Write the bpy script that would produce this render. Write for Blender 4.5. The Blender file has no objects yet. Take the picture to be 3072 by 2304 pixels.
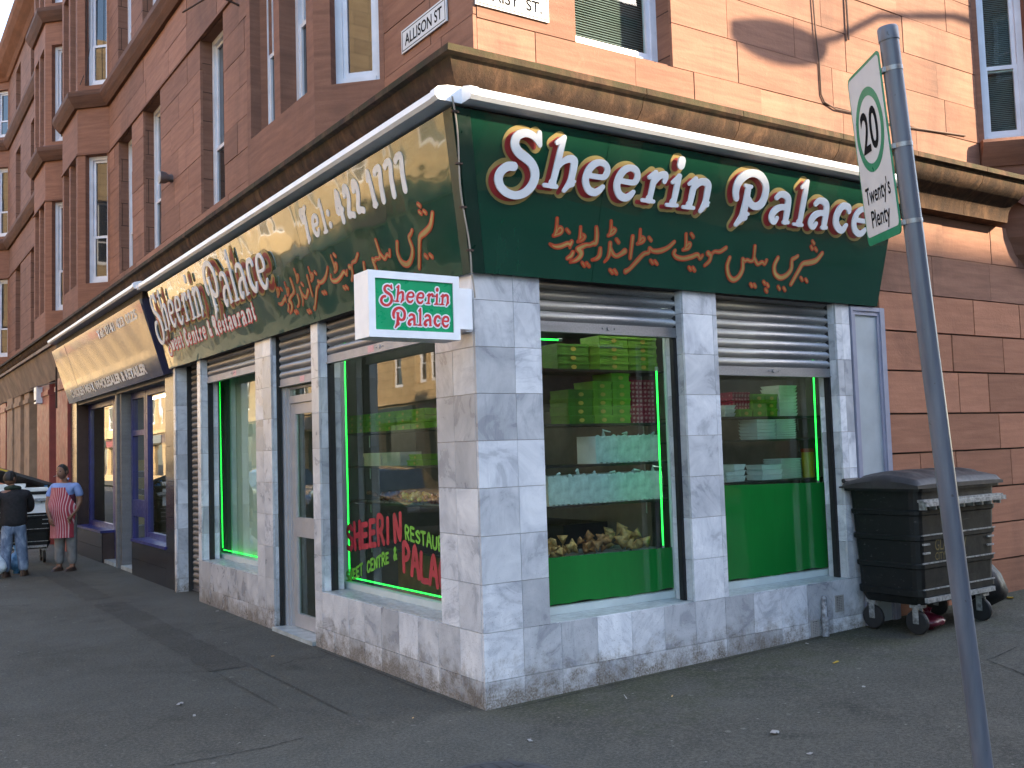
import bpy, bmesh, math, random, json
import numpy as np
from mathutils import Vector, Matrix
from mathutils.geometry import tessellate_polygon
R = math.radians
rnd = random.Random(7)
sc = bpy.context.scene
col = sc.collection
# ------------------------------------------------------------------ camera
cam = bpy.data.objects.new('camera', bpy.data.cameras.new('camera'))
col.objects.link(cam)
_w = Vector((-0.0625, 0.2002, -0.0377)); _rot = Matrix.Rotation(_w.length, 3, _w.normalized())
_s = 2 ** -.5
_B = Matrix(((_s, -_s, 0), (0, 0, -1), (_s, _s, 0)))
_A = _rot @ _B                      # rows: right, down, forward
cam.matrix_world = Matrix(((_A[0][0], -_A[1][0], -_A[2][0], -3.3194), (_A[0][1], -_A[1][1], -_A[2][1], -5.4146),
                           (_A[0][2], -_A[1][2], -_A[2][2], 1.6344), (0, 0, 0, 1)))
cam.data.sensor_width = 36.0
cam.data.lens = 36.0 * 2970.2454 / 3072.0
cam.data.clip_start = 0.05
cam.data.clip_end = 600.0
sc.camera = cam
# ------------------------------------------------------------------ world, sun, exposure
SUN_AZ, SUN_EL = R(48), R(26)       # azimuth from -Y towards +X
TOSUN = Vector((math.sin(SUN_AZ) * math.cos(SUN_EL), -math.cos(SUN_AZ) * math.cos(SUN_EL), math.sin(SUN_EL)))
world = bpy.data.worlds.new('World'); sc.world = world; world.use_nodes = True
_n = world.node_tree.nodes; _l = world.node_tree.links
_bg = _n['Background']; _sky = _n.new('ShaderNodeTexSky'); _sky.sky_type = 'NISHITA'; _sky.sun_disc = False
_sky.sun_elevation = SUN_EL; _sky.sun_rotation = math.atan2(TOSUN.x, TOSUN.y)
_sky.air_density = 1.0; _sky.dust_density = 1.0; _sky.ozone_density = 1.0
_l.new(_sky.outputs[0], _bg.inputs[0]); _bg.inputs[1].default_value = 0.15
sun = bpy.data.objects.new('sun', bpy.data.lights.new('sun', 'SUN')); col.objects.link(sun)
sun.data.energy = 3.5; sun.data.angle = R(0.6); sun.data.color = (1.0, 0.81, 0.56)
sun.rotation_euler = TOSUN.to_track_quat('Z', 'Y').to_euler()
vs = sc.view_settings
vs.view_transform = 'Standard'; vs.look = 'None'; vs.gamma = 1.0; vs.exposure = 2.66; vs.use_curve_mapping = False
sc.cycles.use_denoising = True
sc.cycles.max_bounces = 8; sc.cycles.diffuse_bounces = 4; sc.cycles.glossy_bounces = 4; sc.cycles.transparent_max_bounces = 12
sc.cycles.caustics_reflective = False; sc.cycles.caustics_refractive = False

# ------------------------------------------------------------------ helpers
WORLD = {}
def link(o, parent=None):
    col.objects.link(o)
    if parent is not None: o.parent = parent
    return o
def worg(p):
    return WORLD.get(p.name, Vector((0, 0, 0))) if p is not None else Vector((0, 0, 0))
def tag(o, label=None, cat=None, group=None, kind=None):
    if label: o['label'] = label
    if cat: o['category'] = cat
    if group: o['group'] = group
    if kind: o['kind'] = kind
    return o
def thing(name, label, cat, loc=(0, 0, 0), rz=0.0, group=None):
    o = bpy.data.objects.new(name, None); o.empty_display_size = .1
    link(o); o.location = loc; o.rotation_euler = (0, 0, rz)
    WORLD[o.name] = Vector(loc)
    return tag(o, label, cat, group)
class Fr:
    """upright frame: origin (x,y), direction along the wall, outward normal"""
    def __init__(s, p0, p1, flip=False):
        s.o = Vector((p0[0], p0[1], 0)); d = Vector((p1[0] - p0[0], p1[1] - p0[1], 0)); s.len = d.length
        s.d = d.normalized(); s.n = Vector((s.d.y, -s.d.x, 0))
        if flip: s.n = -s.n
    def at(s, a, z, out=0.0):
        return s.o + s.d * a + s.n * out + Vector((0, 0, z))
FR = Fr((0, 0), (1, 0))             # right shop face: s = x, normal -y
FL = Fr((0, 0), (0, 1), True)       # left shop face: s = y, normal -x
class MB:
    def __init__(s): s.v = []; s.f = []
    def add(s, vs, fs):
        b = len(s.v); s.v += [Vector(v) for v in vs]; s.f += [tuple(i + b for i in f) for f in fs]; return s
    def hexa(s, p):      # 8 points: bottom ring 0-3, top ring 4-7
        return s.add(p, [(3, 2, 1, 0), (4, 5, 6, 7), (0, 1, 5, 4), (1, 2, 6, 5), (2, 3, 7, 6), (3, 0, 4, 7)])
    def box(s, lo, hi):
        a, b, c = lo; d, e, f = hi
        return s.hexa([(a, b, c), (d, b, c), (d, e, c), (a, e, c), (a, b, f), (d, b, f), (d, e, f), (a, e, f)])
    def boxF(s, F, s0, s1, z0, z1, o0, o1):
        return s.hexa([F.at(s0, z0, o1), F.at(s1, z0, o1), F.at(s1, z0, o0), F.at(s0, z0, o0),
                       F.at(s0, z1, o1), F.at(s1, z1, o1), F.at(s1, z1, o0), F.at(s0, z1, o0)])
    def tube(s, path, r, seg=8, cap=True):
        path = [Vector(p) for p in path]; n = len(path); rs = r if isinstance(r, (list, tuple)) else [r] * n
        up = Vector((0, 0, 1)); b = len(s.v); prev = None
        for i, p in enumerate(path):
            t = (path[min(i + 1, n - 1)] - path[max(i - 1, 0)]).normalized()
            if prev is None: a = t.cross(up if abs(t.z) < .95 else Vector((1, 0, 0))).normalized()
            else: a = (prev - t * prev.dot(t)).normalized()
            prev = a; c = t.cross(a)
            for k in range(seg):
                an = 2 * math.pi * k / seg; s.v.append(p + (a * math.cos(an) + c * math.sin(an)) * rs[i])
        for i in range(n - 1):
            for k in range(seg):
                k2 = (k + 1) % seg; s.f.append((b + i * seg + k, b + i * seg + k2, b + (i + 1) * seg + k2, b + (i + 1) * seg + k))
        if cap:
            s.f.append(tuple(b + k for k in range(seg))[::-1]); s.f.append(tuple(b + (n - 1) * seg + k for k in range(seg)))
        return s
    def lathe(s, c, prof, seg=16, axis='z', ang=2 * math.pi):
        c = Vector(c); b = len(s.v); n = len(prof)
        for r_, h in prof:
            for k in range(seg):
                a = ang * k / seg; x, y = r_ * math.cos(a), r_ * math.sin(a)
                s.v.append(c + (Vector((x, y, h)) if axis == 'z' else Vector((h, x, y)) if axis == 'x' else Vector((x, h, y))))
        for i in range(n - 1):
            for k in range(seg):
                k2 = (k + 1) % seg; s.f.append((b + i * seg + k, b + i * seg + k2, b + (i + 1) * seg + k2, b + (i + 1) * seg + k))
        s.f.append(tuple(b + k for k in range(seg))[::-1]); s.f.append(tuple(b + (n - 1) * seg + k for k in range(seg)))
        return s
    def prism(s, pts, a, b):
        """polygon pts -> 3-D through functions a(p), b(p) giving both ends"""
        n = len(pts); A = [Vector(a(p)) for p in pts]; B = [Vector(b(p)) for p in pts]
        return s.add(A + B, [tuple(range(n))[::-1], tuple(range(n, 2 * n))] + [(i, (i + 1) % n, n + (i + 1) % n, n + i) for i in range(n)])
    def sweep(s, prof, path, out=1):
        """prof (o,z) swept on a 2-D path, outward = right of travel (out=1) or left (-1), mitred"""
        P = [Vector((p[0], p[1])) for p in path]; n = len(P); m = len(prof); b = len(s.v)
        for i in range(n):
            ds = []
            if i > 0: ds.append((P[i] - P[i - 1]).normalized())
            if i < n - 1: ds.append((P[i + 1] - P[i]).normalized())
            ns = [Vector((d.y, -d.x)) * out for d in ds]
            mv = ns[0] if len(ns) == 1 else (ns[0] + ns[1]) / (1 + ns[0].dot(ns[1]))
            for o, z in prof: s.v.append(Vector((P[i].x + mv.x * o, P[i].y + mv.y * o, z)))
        for i in range(n - 1):
            for k in range(m):
                k2 = (k + 1) % m; s.f.append((b + i * m + k, b + i * m + k2, b + (i + 1) * m + k2, b + (i + 1) * m + k))
        s.f.append(tuple(b + k for k in range(m))[::-1]); s.f.append(tuple(b + (n - 1) * m + k for k in range(m)))
        return s
    def grid(s, fn, nu, nv, closeu=False):
        b = len(s.v)
        for j in range(nv + 1):
            for i in range(nu + (0 if closeu else 1)): s.v.append(Vector(fn(i / nu, j / nv)))
        w = nu if closeu else nu + 1
        for j in range(nv):
            for i in range(nu): s.f.append((b + j * w + i, b + j * w + (i + 1) % w, b + (j + 1) * w + (i + 1) % w, b + (j + 1) * w + i))
        return s
    def build(s, name, m, parent=None, smooth=False, local=False, fix=True):
        me = bpy.data.meshes.new(name); off = Vector((0, 0, 0)) if local else worg(parent)
        me.from_pydata([tuple(v - off) for v in s.v], [], s.f)
        if fix:
            bm = bmesh.new(); bm.from_mesh(me); bmesh.ops.recalc_face_normals(bm, faces=bm.faces); bm.to_mesh(me); bm.free()
        if m is not None: me.materials.append(m)
        if smooth:
            for p in me.polygons: p.use_smooth = True
            if smooth != 'all':
                try: me.set_sharp_from_angle(angle=R(40))
                except Exception: pass
        o = bpy.data.objects.new(name, me); link(o, parent)
        WORLD[o.name] = off
        return o
_unit = {}
def unit(m, bev=0.0):
    k = (m.name, bev)
    if k not in _unit:
        me = bpy.data.meshes.new('block'); bm = bmesh.new(); bmesh.ops.create_cube(bm, size=1.0); bm.to_mesh(me); bm.free()
        me.materials.append(m); _unit[k] = me
    return _unit[k]
def piece(name, m, parent, F, s0, s1, z0, z1, o0, o1):
    """a box-shaped piece sharing one mesh, placed in a wall frame"""
    o = bpy.data.objects.new(name, unit(m)); link(o, parent)
    c = F.at((s0 + s1) / 2, (z0 + z1) / 2, (o0 + o1) / 2); o.location = c - worg(parent)
    o.rotation_euler = (0, 0, math.atan2(F.d.y, F.d.x)); o.scale = (s1 - s0, o1 - o0, z1 - z0)
    return o
def boxo(name, m, parent, lo, hi):
    return MB().box(lo, hi).build(name, m, parent)
# ------------------------------------------------------------------ materials
def sr(r, g, b):      # sRGB 0-255 -> linear
    f = lambda c: (c / 255 / 12.92) if c / 255 <= .04045 else ((c / 255 + .055) / 1.055) ** 2.4
    return (f(r), f(g), f(b), 1)
class Mat:
    def __init__(s, name, base=(.5, .5, .5, 1), rough=.6, metal=0.0, spec=.5, coat=0.0):
        s.m = bpy.data.materials.new(name); s.m.use_nodes = True; s.t = s.m.node_tree; s.b = s.t.nodes['Principled BSDF']
        s.set('Base Color', base if len(base) == 4 else (*base, 1)); s.set('Roughness', rough); s.set('Metallic', metal); s.set('Specular IOR Level', spec)
        if coat: s.set('Coat Weight', coat); s.set('Coat Roughness', .03)
    def set(s, k, v):
        if hasattr(v, 'links') or isinstance(v, bpy.types.NodeSocket): s.t.links.new(v, s.b.inputs[k])
        else: s.b.inputs[k].default_value = v
        return s
    def nd(s, typ, ins=None, **at):
        n = s.t.nodes.new('ShaderNode' + typ)
        for k, v in at.items(): setattr(n, k, v)
        for k, v in (ins or {}).items():
            if isinstance(v, bpy.types.NodeSocket): s.t.links.new(v, n.inputs[k])
            else: n.inputs[k].default_value = v
        return n
    def coord(s, kind='Object'): return s.nd('TexCoord').outputs[kind]
    def pos(s): return s.nd('NewGeometry').outputs['Position']
    def rnd(s): return s.nd('ObjectInfo').outputs['Random']
    def noise(s, vec, scale, detail=4, rough=.55, dist=0.0): return s.nd('TexNoise', {'Vector': vec, 'Scale': scale, 'Detail': detail, 'Roughness': rough, 'Distortion': dist}).outputs['Fac']
    def map(s, vec, scale=(1, 1, 1), loc=(0, 0, 0), rot=(0, 0, 0)): return s.nd('Mapping', {'Vector': vec, 'Scale': scale, 'Location': loc, 'Rotation': rot}).outputs[0]
    def ramp(s, fac, stops):
        n = s.nd('ValToRGB', {'Fac': fac}); e = n.color_ramp.elements
        while len(e) < len(stops): e.new(.5)
        for i, (p, c) in enumerate(stops): e[i].position = p; e[i].color = c if len(c) == 4 else (*c, 1)
        return n.outputs[0]
    def mix(s, fac, a, b, blend='MIX'):
        n = s.nd('Mix', data_type='RGBA', blend_type=blend)
        for sock, v in ((n.inputs[0], fac), (n.inputs[6], a), (n.inputs[7], b)):
            if isinstance(v, bpy.types.NodeSocket): s.t.links.new(v, sock)
            else: sock.default_value = v
        return n.outputs[2]
    def math(s, op, a, b=0.0, clamp=False):
        n = s.nd('Math', operation=op, use_clamp=clamp)
        for i, v in enumerate((a, b)):
            if isinstance(v, bpy.types.NodeSocket): s.t.links.new(v, n.inputs[i])
            else: n.inputs[i].default_value = v
        return n.outputs[0]
    def sep(s, vec): n = s.nd('SeparateXYZ', {0: vec}); return n.outputs
    def bump(s, h, strength=.3, dist=.01):
        n = s.nd('Bump', {'Height': h, 'Strength': strength, 'Distance': dist}); s.set('Normal', n.outputs[0]); return s
    def vadd(s, a, b): n = s.nd('VectorMath', {0: a, 1: b}, operation='ADD'); return n.outputs[0]
    def range(s, v, a, b, c=0.0, d=1.0):
        n = s.nd('MapRange', {0: v, 1: a, 2: b, 3: c, 4: d}); return n.outputs[0]
def plain(name, c, rough=.6, metal=0.0, spec=.5, coat=0.0, var=.12, sc_=6.0, bump=0.0):
    """paint, plastic, cloth: a base colour with faint mottling"""
    M = Mat(name, c, rough, metal, spec, coat); c = c if len(c) == 4 else (*c, 1)
    v = M.coord(); f = M.noise(v, sc_, 5)
    lo = tuple(x * (1 - var * 1.6) for x in c[:3]) + (1,); hi = tuple(min(1, x * (1 + var)) for x in c[:3]) + (1,)
    M.set('Base Color', M.ramp(f, [(.3, lo), (.7, hi)]))
    M.set('Roughness', M.range(M.noise(v, sc_ * 3, 4), .3, .7, max(.02, rough - .08), min(1, rough + .1)))
    if bump: M.bump(M.noise(v, sc_ * 12, 4), bump, .004)
    return M.m
def mk_marble():
    M = Mat('marble', rough=.28); r = M.rnd(); P = M.pos()
    off = M.nd('CombineXYZ', {0: M.math('MULTIPLY', r, 37.0), 1: M.math('MULTIPLY', r, 91.0), 2: M.math('MULTIPLY', r, 53.0)}).outputs[0]
    rot = M.nd('CombineXYZ', {0: M.math('MULTIPLY', r, 9.0), 1: M.math('MULTIPLY', r, 23.0), 2: M.math('MULTIPLY', r, 14.0)}).outputs[0]
    mp = M.nd('Mapping', {'Vector': M.vadd(P, off), 'Rotation': rot}); v = mp.outputs[0]
    cloud = M.noise(v, 3.6, 7, .62, .8)
    vein = M.noise(M.map(v, (3, 3, 16)), 1.6, 8, .62, 1.3)
    vmask = M.math('MULTIPLY', M.range(M.math('FRACT', M.math('MULTIPLY', r, 7.31)), .25, .8, 0, 1), M.ramp(vein, [(.50, (0, 0, 0)), (.68, (1, 1, 1))]))
    tone = M.range(M.math('FRACT', M.math('MULTIPLY', r, 17.7)), 0, 1, .64, 1.16)
    c = M.ramp(cloud, [(.30, (.37, .385, .425)), (.47, (.54, .56, .60)), (.66, (.69, .705, .735))])
    c = M.mix(M.math('MULTIPLY', vmask, .42), c, (.22, .245, .30, 1))
    sp = M.ramp(M.noise(v, 2.6, 3, .5, .4), [(.60, (0, 0, 0)), (.72, (1, 1, 1))])
    c = M.mix(M.math('MULTIPLY', sp, .35), c, (.30, .32, .37, 1))
    c = M.mix(1.0, c, M.nd('CombineColor', {0: tone, 1: tone, 2: tone}).outputs[0], 'MULTIPLY')
    # grime splashed up from the pavement: speckled, warm, fading out at about 0.3 m
    z = M.sep(P)[2]; g = M.noise(P, 9, 8, .7); g2 = M.noise(P, 70, 3, .7)
    hgt = M.math('ADD', M.range(z, 0.0, .44, 1.12, 0), M.range(g, .3, .7, -.45, .45))
    dirt = M.math('MULTIPLY', M.range(hgt, .45, 1.05), M.range(g2, .35, .6, .45, 1), True)
    c = M.mix(M.math('MULTIPLY', dirt, .95), c, (.12, .092, .060, 1))
    spk = M.math('MULTIPLY', M.ramp(M.noise(P, 110, 2, .5), [(.63, (0, 0, 0)), (.70, (1, 1, 1))]), M.range(z, .1, 1.2, .8, .12))
    c = M.mix(spk, c, (.12, .11, .10, 1))
    M.set('Base Color', c); M.set('Roughness', M.range(cloud, .3, .7, .22, .42)); M.bump(M.noise(P, 40, 4), .06, .003)
    return M.m
def mk_sandstone(name, cols, joints=False, soot=.5, sc_=1.0, rough=.9):
    M = Mat(name, rough=rough, spec=.25); P = M.pos(); r = M.rnd()
    off = M.nd('CombineXYZ', {0: M.math('MULTIPLY', r, 31.0), 1: M.math('MULTIPLY', r, 17.0), 2: M.math('MULTIPLY', r, 7.0)}).outputs[0]
    v = M.vadd(P, off)
    bed = M.noise(M.map(v, (1.2, 1.2, 14)), 1.5, 6, .6, .5); big = M.noise(v, 1.1 * sc_, 5)
    c = M.ramp(bed, [(.25, cols[0]), (.5, cols[1]), (.75, cols[2])])
    tone = M.range(r, 0, 1, .78, 1.14); c = M.mix(1.0, c, M.nd('CombineColor', {0: tone, 1: tone, 2: tone}).outputs[0], 'MULTIPLY')
    st = M.ramp(M.noise(M.map(P, (1, 1, .35)), .9, 6, .65, .4), [(.50, (0, 0, 0)), (.68, (1, 1, 1))])
    c = M.mix(M.math('MULTIPLY', st, soot), c, (.075, .05, .042, 1))
    c = M.mix(M.range(M.noise(v, 60, 3), .35, .7, 0, .22), c, cols[0] + (1,))
    h = M.noise(v, 55, 6, .65)
    if joints:
        B = M.nd('TexBrick', {'Vector': M.map(M.nd('CombineXYZ', {0: M.math('ADD', M.sep(P)[0], M.sep(P)[1]), 1: M.sep(P)[2], 2: 0.0}).outputs[0], (1, 1, 1)), 'Scale': 1.0, 'Mortar Size': .006, 'Brick Width': .8, 'Row Height': .36, 'Color1': (1, 1, 1, 1), 'Color2': (.86, .86, .86, 1), 'Mortar': (.3, .3, .3, 1)})
        c = M.mix(1.0, c, B.outputs[0], 'MULTIPLY')
    er = M.ramp(M.noise(v, 5, 6, .7, .6), [(.60, (0, 0, 0)), (.74, (1, 1, 1))]); c = M.mix(M.math('MULTIPLY', er, .35), c, cols[2] + (1,))
    M.set('Base Color', c); M.bump(M.math('ADD', M.math('MULTIPLY', h, .5), M.math('MULTIPLY', M.noise(v, 6, 6, .7), 1.2)), .35, .012)
    return M.m
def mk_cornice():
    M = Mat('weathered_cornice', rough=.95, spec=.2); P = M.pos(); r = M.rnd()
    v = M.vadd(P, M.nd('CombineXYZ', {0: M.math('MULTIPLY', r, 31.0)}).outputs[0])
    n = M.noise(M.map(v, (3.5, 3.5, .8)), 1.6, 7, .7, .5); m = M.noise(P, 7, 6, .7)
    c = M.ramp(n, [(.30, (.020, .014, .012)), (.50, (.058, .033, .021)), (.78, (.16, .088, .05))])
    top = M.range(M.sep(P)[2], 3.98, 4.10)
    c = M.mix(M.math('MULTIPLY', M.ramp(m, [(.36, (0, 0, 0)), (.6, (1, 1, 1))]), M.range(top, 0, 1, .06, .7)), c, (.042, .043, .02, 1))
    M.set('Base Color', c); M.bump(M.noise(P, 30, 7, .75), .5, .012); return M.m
def mk_asphalt(name='asphalt', base=(.070, .067, .055), chip=.10, moss=True):
    M = Mat(name, rough=.88, spec=.3); P = M.pos()
    f = M.noise(P, 150, 3, .7); big = M.noise(P, .9, 6, .6, .5); mid = M.noise(P, 7, 5)
    c = M.ramp(f, [(.33, tuple(x * .55 for x in base)), (.5, base), (.66, tuple(x * 1.9 for x in base))])
    c = M.mix(M.ramp(M.noise(P, 260, 1), [(.66, (0, 0, 0)), (.72, (1, 1, 1))]), c, (chip, chip * .97, chip * .92, 1))
    c = M.mix(M.range(big, .35, .7, 0, .45), c, tuple(x * .45 for x in base) + (1,))
    c = M.mix(M.range(mid, .45, .75, 0, .3), c, (base[0] * 1.7, base[1] * 1.65, base[2] * 1.5, 1))
    # dark oily spills and pale trodden gum
    sp = M.ramp(M.noise(P, 1.5, 5, .55, .9), [(.58, (0, 0, 0)), (.72, (1, 1, 1))])
    c = M.mix(M.math('MULTIPLY', sp, .6), c, tuple(x * .3 for x in base) + (1,))
    V = M.nd('TexVoronoi', {'Vector': M.vadd(M.map(P, (1, 1.0, 0)), M.map(M.nd('TexNoise', {'Vector': P, 'Scale': 30.0}).outputs['Color'], (.035, .035, 0))), 'Scale': 3.6, 'Randomness': 1.0})
    gum = M.math('MULTIPLY', M.range(V.outputs['Distance'], .045, .075, 1, 0), M.range(M.noise(V.outputs['Position'], 1.7, 2), .40, .46))
    c = M.mix(M.math('MULTIPLY', gum, .62), c, (.22, .21, .185, 1))
    if moss:
        x, y, z = M.sep(P)
        d = M.math('MINIMUM', M.math('ABSOLUTE', y), M.math('ABSOLUTE', x))
        near = M.math('ADD', M.range(M.math('ABSOLUTE', y), 0.0, 1.5, 1, 0), M.range(M.noise(P, 2.6, 6, .7), .3, .7, -.55, .5))
        near = M.math('MULTIPLY', near, M.range(x, -.6, .4))
        c = M.mix(M.math('MULTIPLY', M.range(near, .36, 1.1), .7), c, (.040, .046, .016, 1))
    ag = M.noise(P, 48, 4, .75); c = M.mix(M.range(ag, .5, .68, 0, .75), c, (base[0] * 1.9, base[1] * 1.9, base[2] * 1.8, 1)); c = M.mix(M.range(ag, .5, .33, 0, .7), c, tuple(x * .45 for x in base) + (1,))
    V2 = M.nd('TexVoronoi', {'Vector': M.map(P, (1, 1, 0), (3.3, 1.7, 0)), 'Scale': 9.0, 'Randomness': 1.0}); sk = M.math('MULTIPLY', M.range(V2.outputs['Distance'], .05, .08, 1, 0), M.range(M.noise(V2.outputs['Position'], 3.7, 2), .46, .52))
    c = M.mix(M.math('MULTIPLY', sk, .7), c, (.26, .25, .22, 1))
    h = M.math('ADD', f, M.math('MULTIPLY', mid, .8)); h = M.math('ADD', h, M.math('MULTIPLY', ag, 1.2))
    M.set('Base Color', c); M.bump(h, .8, .008); M.set('Roughness', M.range(big, .3, .7, .78, .95)); return M.m
def mk_glass(name='shop_glass', tint=(.86, .93, .90, 1), boost=1.0):
    m = bpy.data.materials.new(name); m.use_nodes = True; t = m.node_tree; t.nodes.clear()
    o = t.nodes.new('ShaderNodeOutputMaterial'); mx = t.nodes.new('ShaderNodeMixShader'); tr = t.nodes.new('ShaderNodeBsdfTransparent')
    gl = t.nodes.new('ShaderNodeBsdfGlossy'); fr = t.nodes.new('ShaderNodeFresnel'); fr.inputs[0].default_value = 1.52
    mu = t.nodes.new('ShaderNodeMath'); mu.operation = 'MULTIPLY'; mu.inputs[1].default_value = 1.45 * boost; mu.use_clamp = True
    nz = t.nodes.new('ShaderNodeTexNoise'); nz.inputs['Scale'].default_value = 1.3; bp_ = t.nodes.new('ShaderNodeBump'); bp_.inputs['Strength'].default_value = .02; bp_.inputs['Distance'].default_value = .05
    g = t.nodes.new('ShaderNodeNewGeometry'); L = t.links.new
    L(g.outputs['Position'], nz.inputs['Vector']); L(nz.outputs['Fac'], bp_.inputs['Height']); L(bp_.outputs[0], gl.inputs['Normal'])
    gl.inputs['Roughness'].default_value = .01; tr.inputs[0].default_value = tint
    m2 = t.nodes.new('ShaderNodeMath'); m2.operation = 'SUBTRACT'; m2.inputs[0].default_value = 1.0; m3 = t.nodes.new('ShaderNodeMath'); m3.operation = 'MULTIPLY'
    L(fr.outputs[0], mu.inputs[0]); L(g.outputs['Backfacing'], m2.inputs[1]); L(mu.outputs[0], m3.inputs[0]); L(m2.outputs[0], m3.inputs[1]); L(m3.outputs[0], mx.inputs[0]); L(tr.outputs[0], mx.inputs[1]); L(gl.outputs[0], mx.inputs[2]); L(mx.outputs[0], o.inputs[0])
    return m
def mk_panel(name, c, wav=.05, rough=.09, spec=.6, coat=1.0):
    M = Mat(name, c, rough, 0, spec, coat=coat); P = M.pos()
    M.set('Base Color', M.mix(M.range(M.noise(M.map(P, (2, 2, .25)), 1.5, 6, .7), .45, .8, 0, .35), c + (1,) if len(c) == 3 else c, tuple(min(1, x * 1.7 + .008) for x in c[:3]) + (1,)))
    n = M.nd('Bump', {'Height': M.noise(M.map(P, (1.0, 1.0, 1.6)), 1.6, 2, .4, .3), 'Strength': wav, 'Distance': .12})
    M.set('Normal', n.outputs[0]); M.t.links.new(n.outputs[0], M.b.inputs['Coat Normal']); M.set('Roughness', M.range(M.noise(P, 3, 5), .3, .7, rough * .7, rough * 1.6))
    return M.m
def mk_emit(name, c, s):
    M = Mat(name, c, .4); M.set('Emission Color', c if len(c) == 4 else (*c, 1)); M.set('Emission Strength', s); return M.m
def mk_galv(name='galvanised_steel', c=(.30, .305, .315), rough=.46):
    M = Mat(name, c, rough, .75); v = M.pos()
    f = M.noise(v, 85, 3, .6); g = M.noise(M.map(v, (1, 1, 6)), 2.5, 5)
    cc = M.ramp(f, [(.3, tuple(x * .8 for x in c)), (.7, tuple(min(1, x * 1.15) for x in c))])
    M.set('Base Color', M.mix(M.range(g, .45, .75, 0, .4), cc, tuple(x * .5 for x in c) + (1,))); M.set('Roughness', M.range(f, .3, .7, rough - .08, rough + .14)); return M.m
def mk_stripes():
    M = Mat('striped_apron_cloth', rough=.85); x, y, z = M.sep(M.coord())
    s = M.math('SINE', M.math('MULTIPLY', M.math('ADD', M.math('MULTIPLY', x, -.62), M.math('MULTIPLY', y, .78)), 2 * math.pi / .030)); w = M.range(s, .45, .75)
    c = M.mix(w, (.33, .035, .055, 1), (.62, .45, .45, 1)); M.set('Base Color', M.mix(M.range(M.noise(M.coord(), 9, 4), .35, .7, 0, .35), c, (.2, .03, .04, 1)))
    M.bump(M.noise(M.coord(), 12, 3), .4, .02); return M.m
def mk_denim():
    M = Mat('faded_denim', rough=.9); v = M.coord(); f = M.noise(M.map(v, (1, 1, .5)), 9, 5, .6, .6)
    M.set('Base Color', M.ramp(f, [(.32, (.045, .07, .13)), (.52, (.13, .18, .27)), (.75, (.33, .40, .50))])); M.bump(M.noise(v, 16, 4, .6, .8), .5, .02); return M.m
def mk_redbox():
    M = Mat('red_patterned_card', rough=.5); P = M.coord(); V = M.nd('TexVoronoi', {'Vector': P, 'Scale': 26.0, 'Randomness': .15})
    c = M.mix(M.range(V.outputs['Distance'], .3, .4, 1, 0), (.30, .016, .05, 1), (.55, .22, .26, 1)); M.set('Base Color', c); return M.m
m_marble = mk_marble()
m_sill = plain('marble_sill', (.38, .42, .42), .35, var=.25, sc_=7)
m_grout = plain('grout', (.28, .24, .21), .9)
RED = [(.186, .094, .066), (.255, .130, .089), (.315, .166, .113)]
m_stone = mk_sandstone('red_sandstone', RED, soot=.55)
m_stone_far = mk_sandstone('red_sandstone_coursed', RED, joints=True, soot=.38)
m_stone_dressed = mk_sandstone('dressed_red_sandstone', [(.165, .082, .055), (.222, .108, .072), (.28, .142, .094)], soot=.35)
m_stone_low = mk_sandstone('rusticated_red_sandstone', [(.27, .122, .076), (.35, .158, .094), (.42, .195, .12)], soot=.35)
m_mortar = plain('dark_mortar', (.055, .035, .03), .95)
m_cornice = mk_cornice()
m_string = mk_sandstone('sooty_string_course', [(.07, .038, .028), (.115, .060, .042), (.16, .085, .058)], soot=.6)
m_blond = mk_sandstone('blond_sandstone', [(.40, .28, .15), (.52, .38, .21), (.60, .46, .28)], joints=True, soot=.16)
m_slate = plain('roof_slate', (.06, .065, .075), .6, bump=.2)
m_asphalt = mk_asphalt()
m_patch = mk_asphalt('asphalt_patch_surface', (.052, .049, .040), .06, False)
m_road = mk_asphalt('road_asphalt', (.05, .05, .052), .1, False)
m_kerb = plain('granite_kerb', (.22, .215, .21), .8, sc_=40)
m_white = plain('white_coated_metal', (.80, .81, .84), .35, var=.05)
m_soffit = plain('brown_soffit', (.022, .014, .011), .7, sc_=4, var=.4)
m_green = mk_panel('green_sign_acrylic', (.008, .052, .030))
m_greenstrip = plain('dark_green_trim', (.006, .028, .019), .35)
m_ltr_white = plain('white_letter', (.70, .72, .76), .45, var=.06, sc_=3)
m_ltr_red = plain('crimson_letter_shade', (.30, .022, .025), .5, var=.1)
m_ltr_gold = plain('gold_letter_outline', (.36, .26, .085), .45, var=.18, sc_=2)
m_ltr_orange = plain('orange_red_outline', (.42, .045, .012), .5, var=.08)
m_glass = mk_glass()
m_glass_up = Mat('upstairs_glass', (.02, .022, .025), .02, 0, .9).m
m_neon = mk_emit('green_neon', (.02, 1.0, .07), .75)
m_tubelamp = mk_emit('fluorescent_tube', (1.0, .88, .62), 9.0)
m_galv = mk_galv()
m_galv_dark = mk_galv('worn_steel', (.20, .20, .21), .5)
m_alu = plain('grey_aluminium', (.42, .42, .44), .4, .3, var=.06)
m_alu_pale = plain('pale_green_grey_frame', (.46, .53, .53), .45, var=.06)
m_black = plain('black_rubber', (.012, .012, .013), .6)
m_upvc = plain('white_upvc', (.66, .68, .74), .35, var=.08, sc_=5)
m_blind = plain('grey_blind', (.17, .18, .19), .6)
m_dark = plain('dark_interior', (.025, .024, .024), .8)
m_room = plain('shop_room_wall', (.16, .15, .13), .8)
m_floor_in = plain('shop_floor', (.10, .09, .08), .5)
m_shelf = plain('dark_shelf', (.03, .028, .026), .4)
m_gpaint = mk_panel('green_painted_glass', (.005, .14, .022), .01, .12, .5)
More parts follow.
